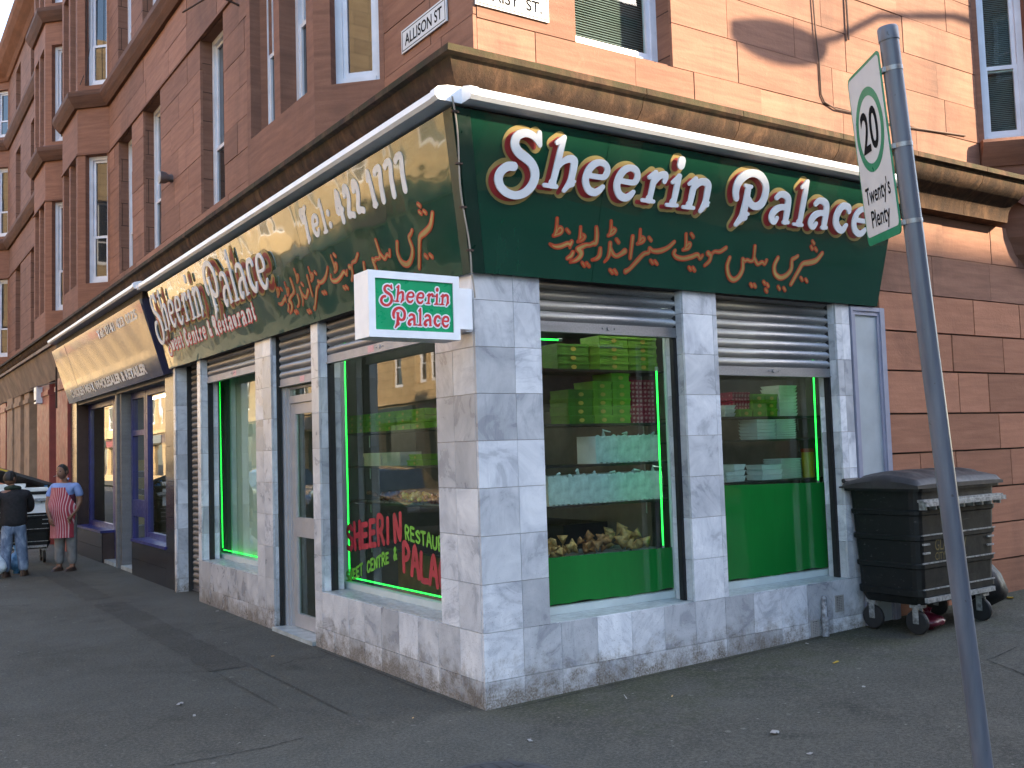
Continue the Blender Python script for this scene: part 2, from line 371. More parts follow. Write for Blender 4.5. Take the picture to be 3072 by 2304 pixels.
m_board = plain('frosted_board', (.62, .68, .63), .5, var=.05)
m_boxgreen = plain('lime_green_card', (.16, .34, .03), .5, var=.2, sc_=9)
m_filltube = mk_emit('display_fill_tube', (1.0, .95, .86), 4.6)  # glow of the fill strips added over the corner shop displays
m_boxdark = plain('dark_green_card', (.07, .19, .02), .5, var=.2, sc_=9)
m_gold = plain('gold_print', (.45, .34, .06), .4)
m_redbox = mk_redbox()
m_foam = plain('white_polystyrene', (.82, .86, .85), .5, var=.08, sc_=8)
m_bagfilm = plain('clear_plastic_film', (.62, .72, .70), .2, var=.2, sc_=14)
m_samosa = plain('fried_pastry', (.58, .34, .12), .6, var=.45, sc_=22, bump=.4)
m_samosa2 = plain('dark_fried_pastry', (.42, .18, .06), .6, var=.45, sc_=22, bump=.4)
m_tray = plain('steel_tray', (.45, .46, .47), .3, .8)
def mk_bin():
    M = Mat('black_bin_plastic', (.006, .007, .007, 1), .5, 0, .3); v = M.coord()
    st = M.ramp(M.noise(M.map(v, (2.2, 2.2, 5)), 3.0, 8, .75, .8), [(.60, (0, 0, 0)), (.72, (1, 1, 1))]); sc_ = M.ramp(M.noise(M.map(v, (.6, 6, 14)), 4, 5, .7), [(.63, (0, 0, 0)), (.70, (1, 1, 1))])
    c = M.mix(M.math('MULTIPLY', st, .45), (.006, .007, .007, 1), (.06, .06, .055, 1)); c = M.mix(M.math('MULTIPLY', sc_, .5), c, (.13, .13, .125, 1))
    M.set('Base Color', c); M.set('Roughness', M.range(M.noise(v, 7, 5), .3, .7, .38, .7)); M.bump(M.noise(v, 3.5, 4), .25, .03); return M.m
m_bin = mk_bin()
m_binlid = plain('grey_bin_lid', (.030, .027, .027), .55, var=.15)
m_scuff = plain('scuffed_steel_edge', (.33, .34, .34), .5, .5, var=.4, sc_=30)
def mk_pole():
    M = Mat('grey_pole_paint', rough=.38); P = M.pos(); st = M.noise(M.map(P, (14, 14, .7)), 1.5, 6, .65)
    c = M.ramp(st, [(.3, (.078, .088, .115)), (.7, (.13, .142, .175))]); ch = M.ramp(M.noise(P, 26, 4, .6), [(.68, (0, 0, 0)), (.72, (1, 1, 1))]); c = M.mix(M.math('MULTIPLY', ch, .7), c, (.035, .028, .024, 1))
    M.set('Base Color', c); M.set('Roughness', M.range(st, .3, .7, .3, .55)); return M.m
m_pole = mk_pole()
m_signwhite = plain('reflective_white_sheet', (.62, .64, .66), .5, 0.0, .3, var=.04)
m_signgreen = plain('green_sign_print', (.01, .23, .11), .35, var=.05)
m_signblack = plain('black_sign_print', (.010, .010, .012), .9, 0.0, .1)
m_boxsign = plain('green_lightbox_face', (.005, .30, .12), .3, var=.05)
m_ltr_sred = plain('red_sign_letter', (.55, .03, .04), .4, var=.04)
m_skin = plain('skin', (.20, .10, .06), .55, var=.12, sc_=12)
m_hair = plain('black_hair', (.012, .010, .009), .6, bump=.5, sc_=20)
m_cloth_black = plain('black_jacket_cloth', (.010, .010, .013), .85, sc_=8, bump=.4)
m_cloth_green = plain('dark_green_cloth', (.018, .035, .024), .9)
m_denim = mk_denim()
m_shirt = plain('pale_blue_shirt', (.20, .29, .55), .85, sc_=9, bump=.4)
m_vest = plain('maroon_vest', (.10, .018, .035), .9)
m_trouser = plain('grey_trousers', (.17, .17, .17), .9, var=.3, sc_=5, bump=.4)
m_shoe = plain('brown_leather', (.05, .028, .02), .5)
m_apron = mk_stripes()
m_blue = plain('blue_frame_paint', (.020, .022, .135), .35, var=.12)
m_darktile = plain('dark_granite_tile', (.022, .022, .026), .2, var=.4, sc_=30)
m_navy = mk_panel('navy_sign_panel', (.045, .042, .075), .004, .10, .5, .25)
m_yellow = plain('yellow_sign_print', (.5, .36, .03), .35)
m_redpaint = plain('red_oxide_paint', (.24, .045, .035), .5, var=.2, sc_=3)
m_tan = plain('tan_render', (.30, .20, .13), .8, var=.2, sc_=3)
m_taupe = plain('weathered_taupe_fascia', (.20, .14, .11), .7, var=.3, sc_=2)
m_panelgrey = plain('blue_grey_panel_paint', (.33, .37, .40), .5, var=.1, sc_=3)
m_lilac = plain('lilac_grey_moulding_paint', (.24, .25, .33), .45, var=.1)
m_wire = plain('cable', (.33, .30, .26), .6)
m_wirebrown = plain('brown_cable', (.09, .05, .035), .7)
m_iron = plain('rusted_iron', (.05, .028, .02), .8)
m_blue_bag = plain('blue_plastic_bag', (.10, .28, .55), .3, var=.3)
m_white_bag = plain('white_plastic_bag', (.55, .62, .68), .3, var=.25)
m_black_bag = plain('black_refuse_sack', (.008, .008, .009), .55, 0.0, .3, bump=.6, sc_=8)
m_litter = plain('scrap_paper', (.30, .29, .27), .7)
m_yellow_tub = plain('yellow_tub_plastic', (.50, .33, .02), .4)
m_ply = plain('plywood_board', (.28, .19, .07), .7, var=.2)
# ------------------------------------------------------------------ the ground
def gz(x, y=0.0): return 0.017 * max(0.0, min(x, 9.0))
def sheet(name, xs, ys, zf, m):
    b = MB()
    for y in ys:
        for x in xs: b.v.append(Vector((x, y, zf(x, y))))
    n = len(xs)
    for j in range(len(ys) - 1):
        for i in range(n - 1): b.f.append((j * n + i, j * n + i + 1, (j + 1) * n + i + 1, (j + 1) * n + i))
    return b.build(name, m)
tag(sheet('road', [-400, 400], [-400, 400], lambda x, y: -.13, m_road), kind='structure')
XS = [-4.6, 0, 1, 2, 3, 4, 5, 6, 7, 8, 9, 20, 60]
tag(sheet('pavement', XS, [-7.6, -3, 0, .6], lambda x, y: gz(x), m_asphalt), kind='structure')
tag(sheet('side_pavement', [-4.6, 0, .6], [.6, 5, 60], lambda x, y: gz(x), m_asphalt), kind='structure')
tag(sheet('far_pavement', [-14.8, -11.2], [-40, 150], lambda x, y: -.005, m_asphalt), kind='structure')
tag(sheet('opposite_pavement', [-12, 60], [-15.2, -12.2], lambda x, y: -.005, m_asphalt), kind='structure')
def trench(name, xo, xi, y0, y1, m, dz):
    b = MB(); n = int((y1 - y0) / .12); r = random.Random(3)
    for i in range(n + 1):
        y = y0 + (y1 - y0) * i / n
        b.v += [Vector((xo + r.uniform(-.02, .02) * min(1, (xi - xo) * 4), y, dz)), Vector((xi + r.uniform(-.02, .02) * min(1, (xi - xo) * 4), y, dz))]
    b.f = [(2 * i, 2 * i + 1, 2 * i + 3, 2 * i + 2) for i in range(n)]
    return tag(b.build(name, m), kind='structure')
trench('pavement_patch', -1.03, -.70, 2.35, 6.9, m_patch, .004)
trench('pavement_patch', -1.02, -.72, 7.3, 11.4, m_patch, .004)
trench('pavement_crack', -.722, -.704, .5, 2.35, m_patch, .004)
trench('pavement_crack', -1.012, -.997, 1.0, 2.35, m_patch, .004)
def ribbon(name, pts, w, m, seed=1):
    r = random.Random(seed); b = MB(); P = []
    for (a, c) in zip(pts[:-1], pts[1:]):
        for k in range(8): P.append(Vector(a).lerp(Vector(c), k / 8) + Vector((r.uniform(-1, 1), r.uniform(-1, 1))) * w * 1.3)
    for i, p in enumerate(P):
        t = (P[min(i + 1, len(P) - 1)] - P[max(i - 1, 0)]).normalized(); q = Vector((-t.y, t.x)) * w * r.uniform(.25, 1.0)
        b.v += [Vector((p.x + q.x, p.y + q.y, gz(p.x) + .0035)), Vector((p.x - q.x, p.y - q.y, gz(p.x) + .0035))]
    b.f = [(2 * i, 2 * i + 1, 2 * i + 3, 2 * i + 2) for i in range(len(P) - 1)]; return tag(b.build(name, m), kind='structure')
m_crack = plain('dirt_filled_crack', (.016, .015, .013), .95)
ribbon('pavement_crack', [(-1.93, .16), (-1.72, .14), (-1.54, .14), (-1.36, .13), (-1.1, .19)], .006, m_crack, 2)
ribbon('pavement_crack', [(2.75, -1.95), (3.1, -1.72), (3.3, -1.35), (3.9, -1.25)], .006, m_crack, 3)
ribbon('pavement_crack', [(-.55, 2.2), (-.35, 2.32), (-.15, 2.28), (-.05, 2.36)], .007, m_crack, 4)
ribbon('pavement_crack', [(-.5, 4.1), (-.3, 4.2), (-.12, 4.12)], .007, m_crack, 5)
ribbon('pavement_seam', [(0.1, -.07), (1.5, -.055), (3.0, -.06), (3.7, -.06)], .007, m_crack, 6)
ribbon('pavement_seam', [(-.05, .1), (-.045, 1.5), (-.05, 2.7)], .006, m_crack, 7)
kb = thing('kerb', 'grey granite kerb stones edging the pavement', 'kerb', (-4.6, -7.6, 0)); kb['kind'] = 'structure'
for i in range(16): boxo('kerb_stone', m_kerb, kb, (-4.75, -7.6 + i * .92, -.13), (-4.6, -7.6 + i * .92 + .91, .0))
for i in range(16): boxo('kerb_stone', m_kerb, kb, (-4.6 + i * .92, -7.75, -.13), (-4.6 + i * .92 + .91, -7.602, .0))

# ------------------------------------------------------------------ masonry helpers
def wallgrid(b, F, s0, s1, z0, z1, ops, o0, o1):
    ss = sorted({s0, s1, *[min(max(x, s0), s1) for o in ops for x in o[:2]]}); zs = sorted({z0, z1, *[min(max(x, z0), z1) for o in ops for x in o[2:4]]})
    for i in range(len(ss) - 1):
        run = None
        for j in range(len(zs) - 1):
            cs, cz = (ss[i] + ss[i + 1]) / 2, (zs[j] + zs[j + 1]) / 2
            hole = any(o[0] < cs < o[1] and o[2] < cz < o[3] for o in ops)
            if not hole: run = (run[0], zs[j + 1]) if run else (zs[j], zs[j + 1])
            if (hole or j == len(zs) - 2) and run:
                b.boxF(F, ss[i], ss[i + 1], run[0], run[1], o0, o1); run = None
def blocks(parent, F, s0, s1, zs, ops, m, th=.03, gap=.006, lens=(.55, 1.05), name='stone_block', jit=.0035, seed=1):
    r = random.Random(seed)
    for j in range(len(zs) - 1):
        z0, z1 = zs[j], zs[j + 1]; iv = [(s0, s1)]
        for o in ops:
            if o[2] < z1 - .01 and o[3] > z0 + .01:
                nv = []
                for a, c in iv:
                    if o[1] <= a or o[0] >= c: nv.append((a, c)); continue
                    if o[0] > a: nv.append((a, o[0]))
                    if o[1] < c: nv.append((o[1], c))
                iv = nv
        for a, c in iv:
            x = a; first = True
            while x < c - .01:
                L = r.uniform(*lens) * (.55 if first and j % 2 else 1); first = False
                if c - x - L < lens[0] * .6: L = c - x
                e = r.uniform(-jit, jit)
                piece(name, m, parent, F, x + gap / 2, x + L - gap / 2, z0 + gap / 2, z1 - gap / 2, -th, e); x += L
def sash(parent, F, s0, s1, z0, z1, rec=.13, mid=.42, m=None, blind=False, pane=None, smooth=False):
    m = m or m_upvc; b = MB(); w = .062; a, c = -rec - .07, -rec; zm = z0 + (z1 - z0) * mid
    b.boxF(F, s0, s0 + w, z0, z1, a, c); b.boxF(F, s1 - w, s1, z0, z1, a, c); b.boxF(F, s0 + w, s1 - w, z1 - w, z1, a, c); b.boxF(F, s0 + w, s1 - w, z0, z0 + .075, a, c + .012)
    fr = b.build('window', m, parent)
    b = MB(); v = .04
    for q0, q1, oo in ((z0 + .075, zm + .03, .0), (zm - .03, z1 - w, -.025)):
        lo, hi = -rec - .05 + oo, -rec - .012 + oo
        b.boxF(F, s0 + w, s0 + w + v, q0, q1, lo, hi); b.boxF(F, s1 - w - v, s1 - w, q0, q1, lo, hi)
        b.boxF(F, s0 + w + v, s1 - w - v, q0, q0 + v + .012, lo, hi); b.boxF(F, s0 + w + v, s1 - w - v, q1 - v, q1, lo, hi)
    b.build('sash', m, fr)
    b = MB(); b.boxF(F, s0 + w + .01, s1 - w - .01, z0 + .08, zm, -rec - .036, -rec - .032); b.boxF(F, s0 + w + .01, s1 - w - .01, zm, z1 - w - .005, -rec - .061, -rec - .057)
    b.build('pane', pane or (m_glass if blind else m_glass_up), fr)
    MB().boxF(F, s0 - .01, s1 + .01, z0 - .03, z0, -rec - .08, -rec + .045).build('sill', m, fr)
    if blind:
        b = MB(); n = int((z1 - z0 - .15) / .02)
        for i in range(n):
            q = z0 + .1 + i * .02
            b.hexa([F.at(s0 + w, q, -rec - .095), F.at(s1 - w, q, -rec - .095), F.at(s1 - w, q + .014, -rec - .107), F.at(s0 + w, q + .014, -rec - .107),
                    F.at(s0 + w, q + .003, -rec - .094), F.at(s1 - w, q + .003, -rec - .094), F.at(s1 - w, q + .016, -rec - .106), F.at(s0 + w, q + .016, -rec - .106)])
        o = b.build('blind', m_blind, fr); o['kind'] = 'stuff'
        MB().boxF(F, s0, s1, z0, z1, -rec - .25, -rec - .2).build('dark_room_backing', m_dark, fr)  # dark sheet standing in for the unlit room behind the blind
    return fr
def bay(parent, F, s0, d, L, z0, z1, storeys, m, stone, cant=(.04, .45), fronts=None, blind=False):
    """canted bay: three upright faces with windows on each storey"""
    A = [F.at(s0, 0), F.at(s0 + d, 0, d), F.at(s0 + d + L, 0, d), F.at(s0 + 2 * d + L, 0)]
    sgn = F.d.x * F.n.y - F.d.y * F.n.x > 0
    fronts = fronts or [(.14, .14 + (L - .42) / 2), (L - .14 - (L - .42) / 2, L - .14)]
    dl = d * 2 ** .5
    for k in range(3):
        G = Fr(A[k].xy, A[k + 1].xy, sgn); ln = G.len
        sp = [cant] if k == 0 else ([(ln - cant[1], ln - cant[0])] if k == 2 else fronts)
        ops = [(a, c, q0, q1) for a, c in sp for q0, q1 in storeys]
        b = MB(); wallgrid(b, G, 0, ln, z0, z1, ops, -.26, 0); b.build('bay_wall', stone, parent)
        for a, c, q0, q1 in ops: sash(parent, G, a, c, q0, q1, .11 if k == 0 else .15, .36, blind=blind and k == 0 and q0 < 7)
    return [(p.x, p.y) for p in A]
# ------------------------------------------------------------------ the corner tenement
tn = thing('tenement_building', 'red sandstone corner tenement with canted bays above the marble shopfront', 'building', (.15, .15, 0))
FLW = Fr((.15, 0), (.15, 1), True); FRW = Fr((0, .15), (1, .15)); FRL = Fr((0, .05), (1, .05))
ST = [(4.6, 6.76), (7.95, 9.9), (10.75, 12.1)]
WL = [(5.59, 6.5), (8.4, 9.38), (10.1, 11.0)]
BAYS = [(1.5, 1.63), (11.7, 1.45), (15.1, 1.45), (24.7, 1.45)]; D = .42
segs = []; y = .15
for b0, L in BAYS: segs.append((y, b0)); y = b0 + 2 * D + L
segs.append((y, 40.0))
WFAR = [(18.1, 19.0), (19.7, 20.6), (22.4, 23.3), (28.6, 29.5), (30.2, 31.1), (33, 33.9)]
core = MB()
for a, c in segs:
    ops = [(s0, s1, q0, q1) for s0, s1 in WL + WFAR if a < s0 < c for q0, q1 in ST]
    near = a < 11
    wallgrid(core, FLW, max(a, .5), c, 3.7, 7.6, ops, -.35, -.03 if near else 0); wallgrid(core, FLW, max(a, .5), c, 7.6, 12.35, ops, -.35, 0)
    for o in ops:
        sash(tn, FLW, *o, .15, .36 if o[0] < 9.9 else .3)
    if near:
        blocks(tn, FLW, a, c, [4.12, 4.24, 4.6, 4.96, 5.32, 5.68, 6.04, 6.40, 6.76], [o for o in ops if o[2] < 7], m_stone, seed=int(a * 10))
        blocks(tn, FLW, a, c, [6.80, 7.18, 7.56], [], m_stone, seed=int(a * 10) + 1, lens=(.8, 1.3))
ROPS = [(1.03, 1.98, q0, q1) for q0, q1 in ST] 
OR0 = 6.16
wallgrid(core, FRW, .18, OR0, 3.7, 7.6, ROPS, -.35, -.03); wallgrid(core, FRW, .18, OR0, 7.6, 12.35, ROPS, -.35, 0)
far_ = MB(); wallgrid(far_, FRW, OR0 + 2.9, 30, 3.7, 12.35, [(a, a + .95, q0, q1) for a in (10.4, 13, 15.6, 18.2) for q0, q1 in ST], -.35, 0)
core.build('wall', m_stone_far, tn); far_.build('wall', m_stone_far, tn)
for o in ROPS: sash(tn, FRW, *o, .17, .40, blind=o[2] < 7)
for a in (10.4, 13, 15.6, 18.2):
    for q in ST: sash(tn, FRW, a, a + .95, *q)
blocks(tn, FRW, .18, OR0, [4.12, 4.225, 4.58, 4.937, 5.294, 5.651, 6.008, 6.365, 6.76], ROPS[:1], m_stone, seed=5, lens=(.6, 1.2))
blocks(tn, FRW, .18, OR0, [6.80, 7.18, 7.56], [], m_stone, seed=9, lens=(.8, 1.4))
boxo('light_stop_core', m_dark, tn, (.6, .6, 3.3), (12, 40, 12.3))  # unseen solid block, added to keep light from leaking through the upper floors
pts = {}
for b0, L in BAYS:
    fr = [(.15, .76), (.90, 1.53)] if b0 == 1.5 else None
    pts[b0] = bay(tn, FLW, b0, D, L, 4.13, 12.35, ST, None, m_stone_dressed, fronts=fr)
opts = bay(tn, FRW, OR0, .44, 1.9, 4.58, 12.35, ST, None, m_stone_dressed, cant=(.05, .50), blind=True)
path = [(.15, 40)]
for b0, L in reversed(BAYS): path += pts[b0][::-1]
path += [(.15, .15)] + opts + [(30, .15)]
MB().sweep([(0, 7.88), (.16, 7.81), (.16, 7.73), (.11, 7.64), (.05, 7.56), (-.02, 7.56), (-.02, 7.88)], path).build('string_course', m_string, tn)
MB().sweep([(0, 10.68), (.16, 10.61), (.16, 10.53), (.11, 10.44), (.05, 10.36), (-.02, 10.36), (-.02, 10.68)], path).build('string_course', m_string, tn)
MB().sweep([(-.3, 12.75), (.42, 12.72), (.45, 12.62), (.40, 12.55), (.30, 12.47), (.12, 12.37), (.05, 12.31), (-.3, 12.31)], path).build('eaves_cornice', m_stone_dressed, tn)
for q in (6.76,): MB().sweep([(-.02, q + .04), (.022, q + .035), (.022, q + .004), (-.02, q)], path).build('lintel_band', m_stone_dressed, tn)
MB().prism([(.0, 12.7), (6, 16), (12, 12.7)], lambda p: (p[0], .0, p[1]), lambda p: (p[0], 40, p[1])).build('roof', m_slate, tn)
# main cornice over the shops, in stones
CP = [(-.04, 4.22), (.43, 4.128), (.49, 4.118), (.494, 4.072), (.455, 4.062), (.448, 4.03), (.435, 3.99), (.40, 3.945), (.34, 3.905), (.28, 3.87), (.245, 3.82), (.225, 3.72), (.06, 3.70), (-.04, 3.70)]
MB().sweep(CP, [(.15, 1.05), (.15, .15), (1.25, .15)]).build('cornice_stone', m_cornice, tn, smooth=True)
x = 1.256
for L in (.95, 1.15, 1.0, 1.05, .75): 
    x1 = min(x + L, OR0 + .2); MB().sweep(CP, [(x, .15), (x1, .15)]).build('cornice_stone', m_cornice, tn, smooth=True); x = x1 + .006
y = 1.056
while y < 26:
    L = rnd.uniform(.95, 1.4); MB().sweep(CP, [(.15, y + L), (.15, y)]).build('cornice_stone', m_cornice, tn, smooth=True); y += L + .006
# oriel moulding and corbel on the right
MB().sweep([(-.2, 4.60), (.13, 4.585), (.15, 4.55), (.12, 4.47), (.05, 4.38), (.02, 4.33), (-.2, 4.33)], opts).build('oriel_moulding', m_stone_dressed, tn, smooth=True)
b = MB(); cx = (opts[0][0] + opts[3][0]) / 2; lev = [(4.33, 1.0), (3.97, 1.0), (3.965, .93), (3.8, .91), (3.62, .82), (3.45, .66), (3.32, .45), (3.22, .2), (3.18, .02)]
for z, f in lev:
    for px, py in opts: b.v.append(Vector((cx + (px - cx) * (.55 + .45 * f), .15 + (py - .15) * f + .002, z)))
for i in range(len(lev) - 1):
    for k in range(3): b.f.append((i * 4 + k, i * 4 + k + 1, i * 4 + 5 + k, i * 4 + 4 + k))
b.build('oriel_corbel', m_stone_dressed, tn, fix=False)
G = Fr(opts[0], opts[1]); 
for i in range(4):
    b = MB(); c0 = .07 + i * .15; b.prism([(c0 - .07 + .07 * t / 4, 0.0) for t in (0,)] + [(c0 + .07 * math.cos(math.pi * (1 - t / 8)), 3.965 - .05 + .05 * abs(math.cos(math.pi * t / 8))) for t in range(9)] + [(c0 + .07, 3.99), (c0 - .07, 3.99)][0:2], lambda p: G.at(p[0], p[1] if p[1] > 1 else 3.97, .0), lambda p: G.at(p[0], p[1] if p[1] > 1 else 3.97, .02)); b.build('scallop', m_stone_dressed, tn)
# wall under the cornice on the right, rusticated below
b = MB(); wallgrid(b, FRL, 4.243, 12, 0, 3.72, [], -.4, -.045); b.build('lower_wall', m_mortar, tn)
zs = [0.02, .43, .78, 1.13, 1.49, 1.843, 2.232, 2.59, 2.945, 3.32, 3.71]
for j in range(len(zs) - 1):
    low = j < 8
    blocks(tn, FRL, 4.243, 9.6, zs[j:j + 2], [], m_stone_low if low else m_stone, th=.045, gap=.016 if low else .005, lens=(.45, 1.15), seed=40 + j, jit=.004)
blocks(tn, FRL, -.1 + 4.343, 9.6, [-.05, .02], [], m_stone_low, th=.04, seed=77)
# ------------------------------------------------------------------ marble corner shopfront
sf = thing('marble_shopfront', 'white and grey marble tiled corner shopfront with roller shutters half raised', 'shopfront', (0, 0, 0))
TR = .305; TL = .2945; G = .003
ZR = [.0, .17] + [.17 + TR * k for k in range(1, 9)] + [2.83]
def tile(F, s0, s1, z0, z1, o0=-.02, o1=0.0):
    e = rnd.uniform(-.0008, .0008)
    piece('marble_tile', m_marble, sf, F, s0 + G / 2, s1 - G / 2, z0 + G / 2, z1 - G / 2, o0, o1 + e)
def column(F, cols, j0, j1=10):
    for j in range(j0, j1):
        for a, c in zip(cols[:-1], cols[1:]): tile(F, a, c, ZR[j] - (.06 if j == 0 else 0), ZR[j + 1])
def reveal_far(F, s, depth=.085, z0=.478, wide=True, ge=.142):
    """visible return of an opening: marble, black guide, marble strip"""
    A = F.at(s, 0); Bp = F.at(s, 0, -1); Q = Fr(A.xy, Bp.xy); 
    if Q.n.dot(F.d) > 0: Q = Fr(A.xy, Bp.xy, True)
    for j in range(len(ZR) - 1):
        if ZR[j + 1] <= z0 + .01: continue
        tile(Q, .021, depth, max(ZR[j], z0), ZR[j + 1], -.015, 0)
        if wide: tile(Q, .145, .205, max(ZR[j], z0), ZR[j + 1], -.015, .0)
    MB().boxF(Q, depth, ge, z0, 2.8, -.02, .018).boxF(Q, depth + .010, depth + .018, z0, 2.8, .0178, .024).build('guide_rail', m_black, sf)
    return Q
gb = MB()
for F, a, c in ((FR, .522, .3), (FL, .53, .32)): pass
gb.boxF(FR, .015, .52, -.06, 2.83, -.32, -.015); gb.boxF(FR, .52, 3.77, -.06, .453, -.30, -.015); gb.boxF(FR, 1.846, 2.178, .453, 2.83, -.21, -.015); gb.boxF(FR, 3.596, 3.77, .453, 2.83, -.21, -.015)
gb.boxF(FL, .32, .528, -.06, 2.83, -.32, -.015); gb.boxF(FL, .528, 2.616, -.06, .453, -.30, -.015); gb.boxF(FL, 2.616, 2.76, -.06, 2.83, -.21, -.015)
gb.boxF(FL, 3.786, 4.218, -.06, 2.83, -.32, -.015); gb.boxF(FL, 4.218, 6.126, -.06, .453, -.30, -.015); gb.boxF(FL, 6.126, 6.24, -.06, 2.83, -.21, -.015); gb.boxF(FL, 7.206, 7.28, -.06, 2.83, -.32, -.015)
gb.build('pillar_core', m_grout, sf)
# right face
for j in (0, 1):
    for k in range(12): tile(FR, k * TR, (k + 1) * TR if k < 11 else 3.76, ZR[j] - (.06 if j == 0 else 0), ZR[j + 1])
column(FR, [0, TR, .522], 2); column(FR, [1.83, 2.135, 2.18], 2); column(FR, [3.58, 3.66, 3.76], 2)
QR1 = reveal_far(FR, 1.83); QR2 = reveal_far(FR, 3.58)
# left face
cl = [k * TL for k in range(9)] + [2.60, 2.76]; cl[0] = .021
for j in (0, 1):
    for a, c in zip(cl[:-1], cl[1:]): tile(FL, a, c, ZR[j] - (.06 if j == 0 else 0), ZR[j + 1])
    for a, c in zip([4.0, 4.22, 4.54, 4.86, 5.17, 5.48, 5.8, 6.11][0:-1], [4.22, 4.54, 4.86, 5.17, 5.48, 5.8, 6.11]): 
        if a >= 4.2: tile(FL, a, c, ZR[j] - (.06 if j == 0 else 0), ZR[j + 1])
column(FL, [.021, TL, .53], 2); column(FL, [2.60, 2.76], 2); column(FL, [3.77, 4.0, 4.22], 0); column(FL, [6.11, 6.24], 0); column(FL, [7.19, 7.28], 0)
QL1 = reveal_far(FL, 2.60); QLD = reveal_far(FL, 3.77, .055, .0, False, .095); QL2 = reveal_far(FL, 6.11); QL3 = reveal_far(FL, 7.19, .20, .0, False)
for F, s, s2 in ((FR, .522, .52), (FR, 2.18, 2.178), (FL, .53, .528), (FL, 4.22, 4.218), (FL, 2.76, 2.758), (FL, 6.24, 6.238)):
    MB().boxF(F, s2 + .0005, s + .002, .0 if s in (2.76, 6.24) else .478, 2.82, -.24, -.021).build('marble_return', m_marble, sf)
# sills
for F, a, c in ((FR, .525, 1.94), (FR, 2.183, 3.75), (FL, .533, 2.80), (FL, 4.223, 6.40)):
    n = round((c - a) / .42)
    for i in range(n): piece('sill_tile', m_sill, sf, F, a + (c - a) * i / n + .0015, a + (c - a) * (i + 1) / n - .0015, .454, .478, -.30, -.0215)
# shop windows: pale frame, glass
def shop_window(F, a, c, z0=.479, z1=2.79, m=None, fd=(-.31, -.245), fw=.055):
    b = MB(); lo, hi = fd
    b.boxF(F, a, a + fw, z0, z1, lo, hi); b.boxF(F, c - fw, c, z0, z1, lo, hi); b.boxF(F, a + fw, c - fw, z0, z0 + .05, lo, hi); b.boxF(F, a + fw, c - fw, z1 - .06, z1, lo, hi)
    b.boxF(F, a + fw, a + fw + .014, z0 + .05, z1 - .06, lo + .02, hi - .018); b.boxF(F, c - fw - .014, c - fw, z0 + .05, z1 - .06, lo + .02, hi - .018)
    w = b.build('shop_window', m or m_alu_pale, sf)
    MB().boxF(F, a + fw, c - fw, z0 + .05, z1 - .06, -.286, -.280).build('pane', m_glass, w)
    return w
w1 = shop_window(FR, .54, 1.95); w2 = shop_window(FR, 2.20, 3.755); w3 = shop_window(FL, .54, 2.80); w4 = shop_window(FL, 4.24, 6.44)
for F_, a_, c_ in ((FR, 1.832, 1.893), (FR, 3.582, 3.698), (FL, 2.602, 2.743), (FL, 6.112, 6.383)):
    MB().hexa([F_.at(a_, .478, -.206), F_.at(c_, .478, -.244), F_.at(c_ + .02, .478, -.244), F_.at(a_ + .04, .478, -.206), F_.at(a_, 2.8, -.206), F_.at(c_, 2.8, -.244), F_.at(c_ + .02, 2.8, -.244), F_.at(a_ + .04, 2.8, -.206)]).build('jamb_lining', m_upvc, sf)
def painted(F, a, c, z0, zl, zr, seed):
    r = random.Random(seed); b = MB(); n = 140; ph = seed * 1.7; top = []; bot = []
    for i in range(n + 1):
        t = i / n; s = a + (c - a) * t
        bot.append((s, z0 + .006 * math.sin(t * 9 + ph) + .004 * math.sin(t * 31 + ph * 2) + max(0, r.gauss(-.001, .002)))); top.append((s, zl + (zr - zl) * t + r.uniform(-.0015, .0015)))
    for lst, o in ((bot, -.2775), (top, -.2775)):
        for s, z in lst: b.v.append(F.at(s, z, o))
    b.f = [(i, i + 1, n + 2 + i, n + 1 + i) for i in range(n)]
    return b.build('painted_panel', m_gpaint, sf, fix=False)
painted(FR, .60, 1.893, .54, .872, .852, 3); painted(FR, 2.26, 3.698, .54, 1.30, 1.265, 4)
# roller shutters
def mk_slat(m):
    me = bpy.data.meshes.new('slat'); P = [(.0, -.018)] + [(.004 + .022 * math.sin(math.pi * t / 8) ** .7, -.016 + .0685 * t / 8) for t in range(9)] + [(.0, .0545)]
    v = [(-.5, -o, z) for o, z in P] + [(.5, -o, z) for o, z in P]; n = len(P)
    me.from_pydata(v, [], [(i, i + 1, n + i + 1, n + i) for i in range(n - 1)] + [tuple(range(n)), tuple(range(n, 2 * n))[::-1]])
    me.materials.append(m)
    for p in me.polygons[:n - 1]: p.use_smooth = True
    return me
slat_me = mk_slat(m_galv); slat_dark = mk_slat(mk_galv('grimy_shutter_steel', (.22, .205, .19), .55))
def shutter(F, a, c, zb, zt, o, me, label=None, pitch=.0745, rail=True, mr=None):
    b = MB(); rh = .068 if rail else .05
    b.boxF(F, a, c, zb, zb + rh, o - .012, o + .022).boxF(F, a, c, zb - .006, zb + .004, o - .02, o + .034)
    if c - a > 1.2:
        m0 = (a + c) / 2
        for q, r_ in ((0, .016), (-.055, .006), (.055, .006)):
            cc = F.at(m0 + q, zb + rh * .55, o + .022); b.tube([cc, cc + F.n * .008], r_, 10)
    R_ = b.build('roller_shutter', mr or m_galv, sf)
    if label: R_['label'] = label
    z = zb + rh + .018
    while z < zt:
        s = bpy.data.objects.new('slat', me); link(s, R_); s.location = F.at((a + c) / 2, z, o) - worg(sf)
        s.rotation_euler = (0, 0, math.atan2(F.d.y, F.d.x) + (0 if F is FR else math.pi)); s.scale = (c - a, 1, 1); z += pitch
    return R_
m_rail_l = plain('grey_bottom_rail', (.38, .37, .38), .5, .2)
shutter(FR, .525, 1.828, 2.44, 2.8, -.105, slat_me); shutter(FR, 2.183, 3.578, 2.165, 2.8, -.105, slat_me)
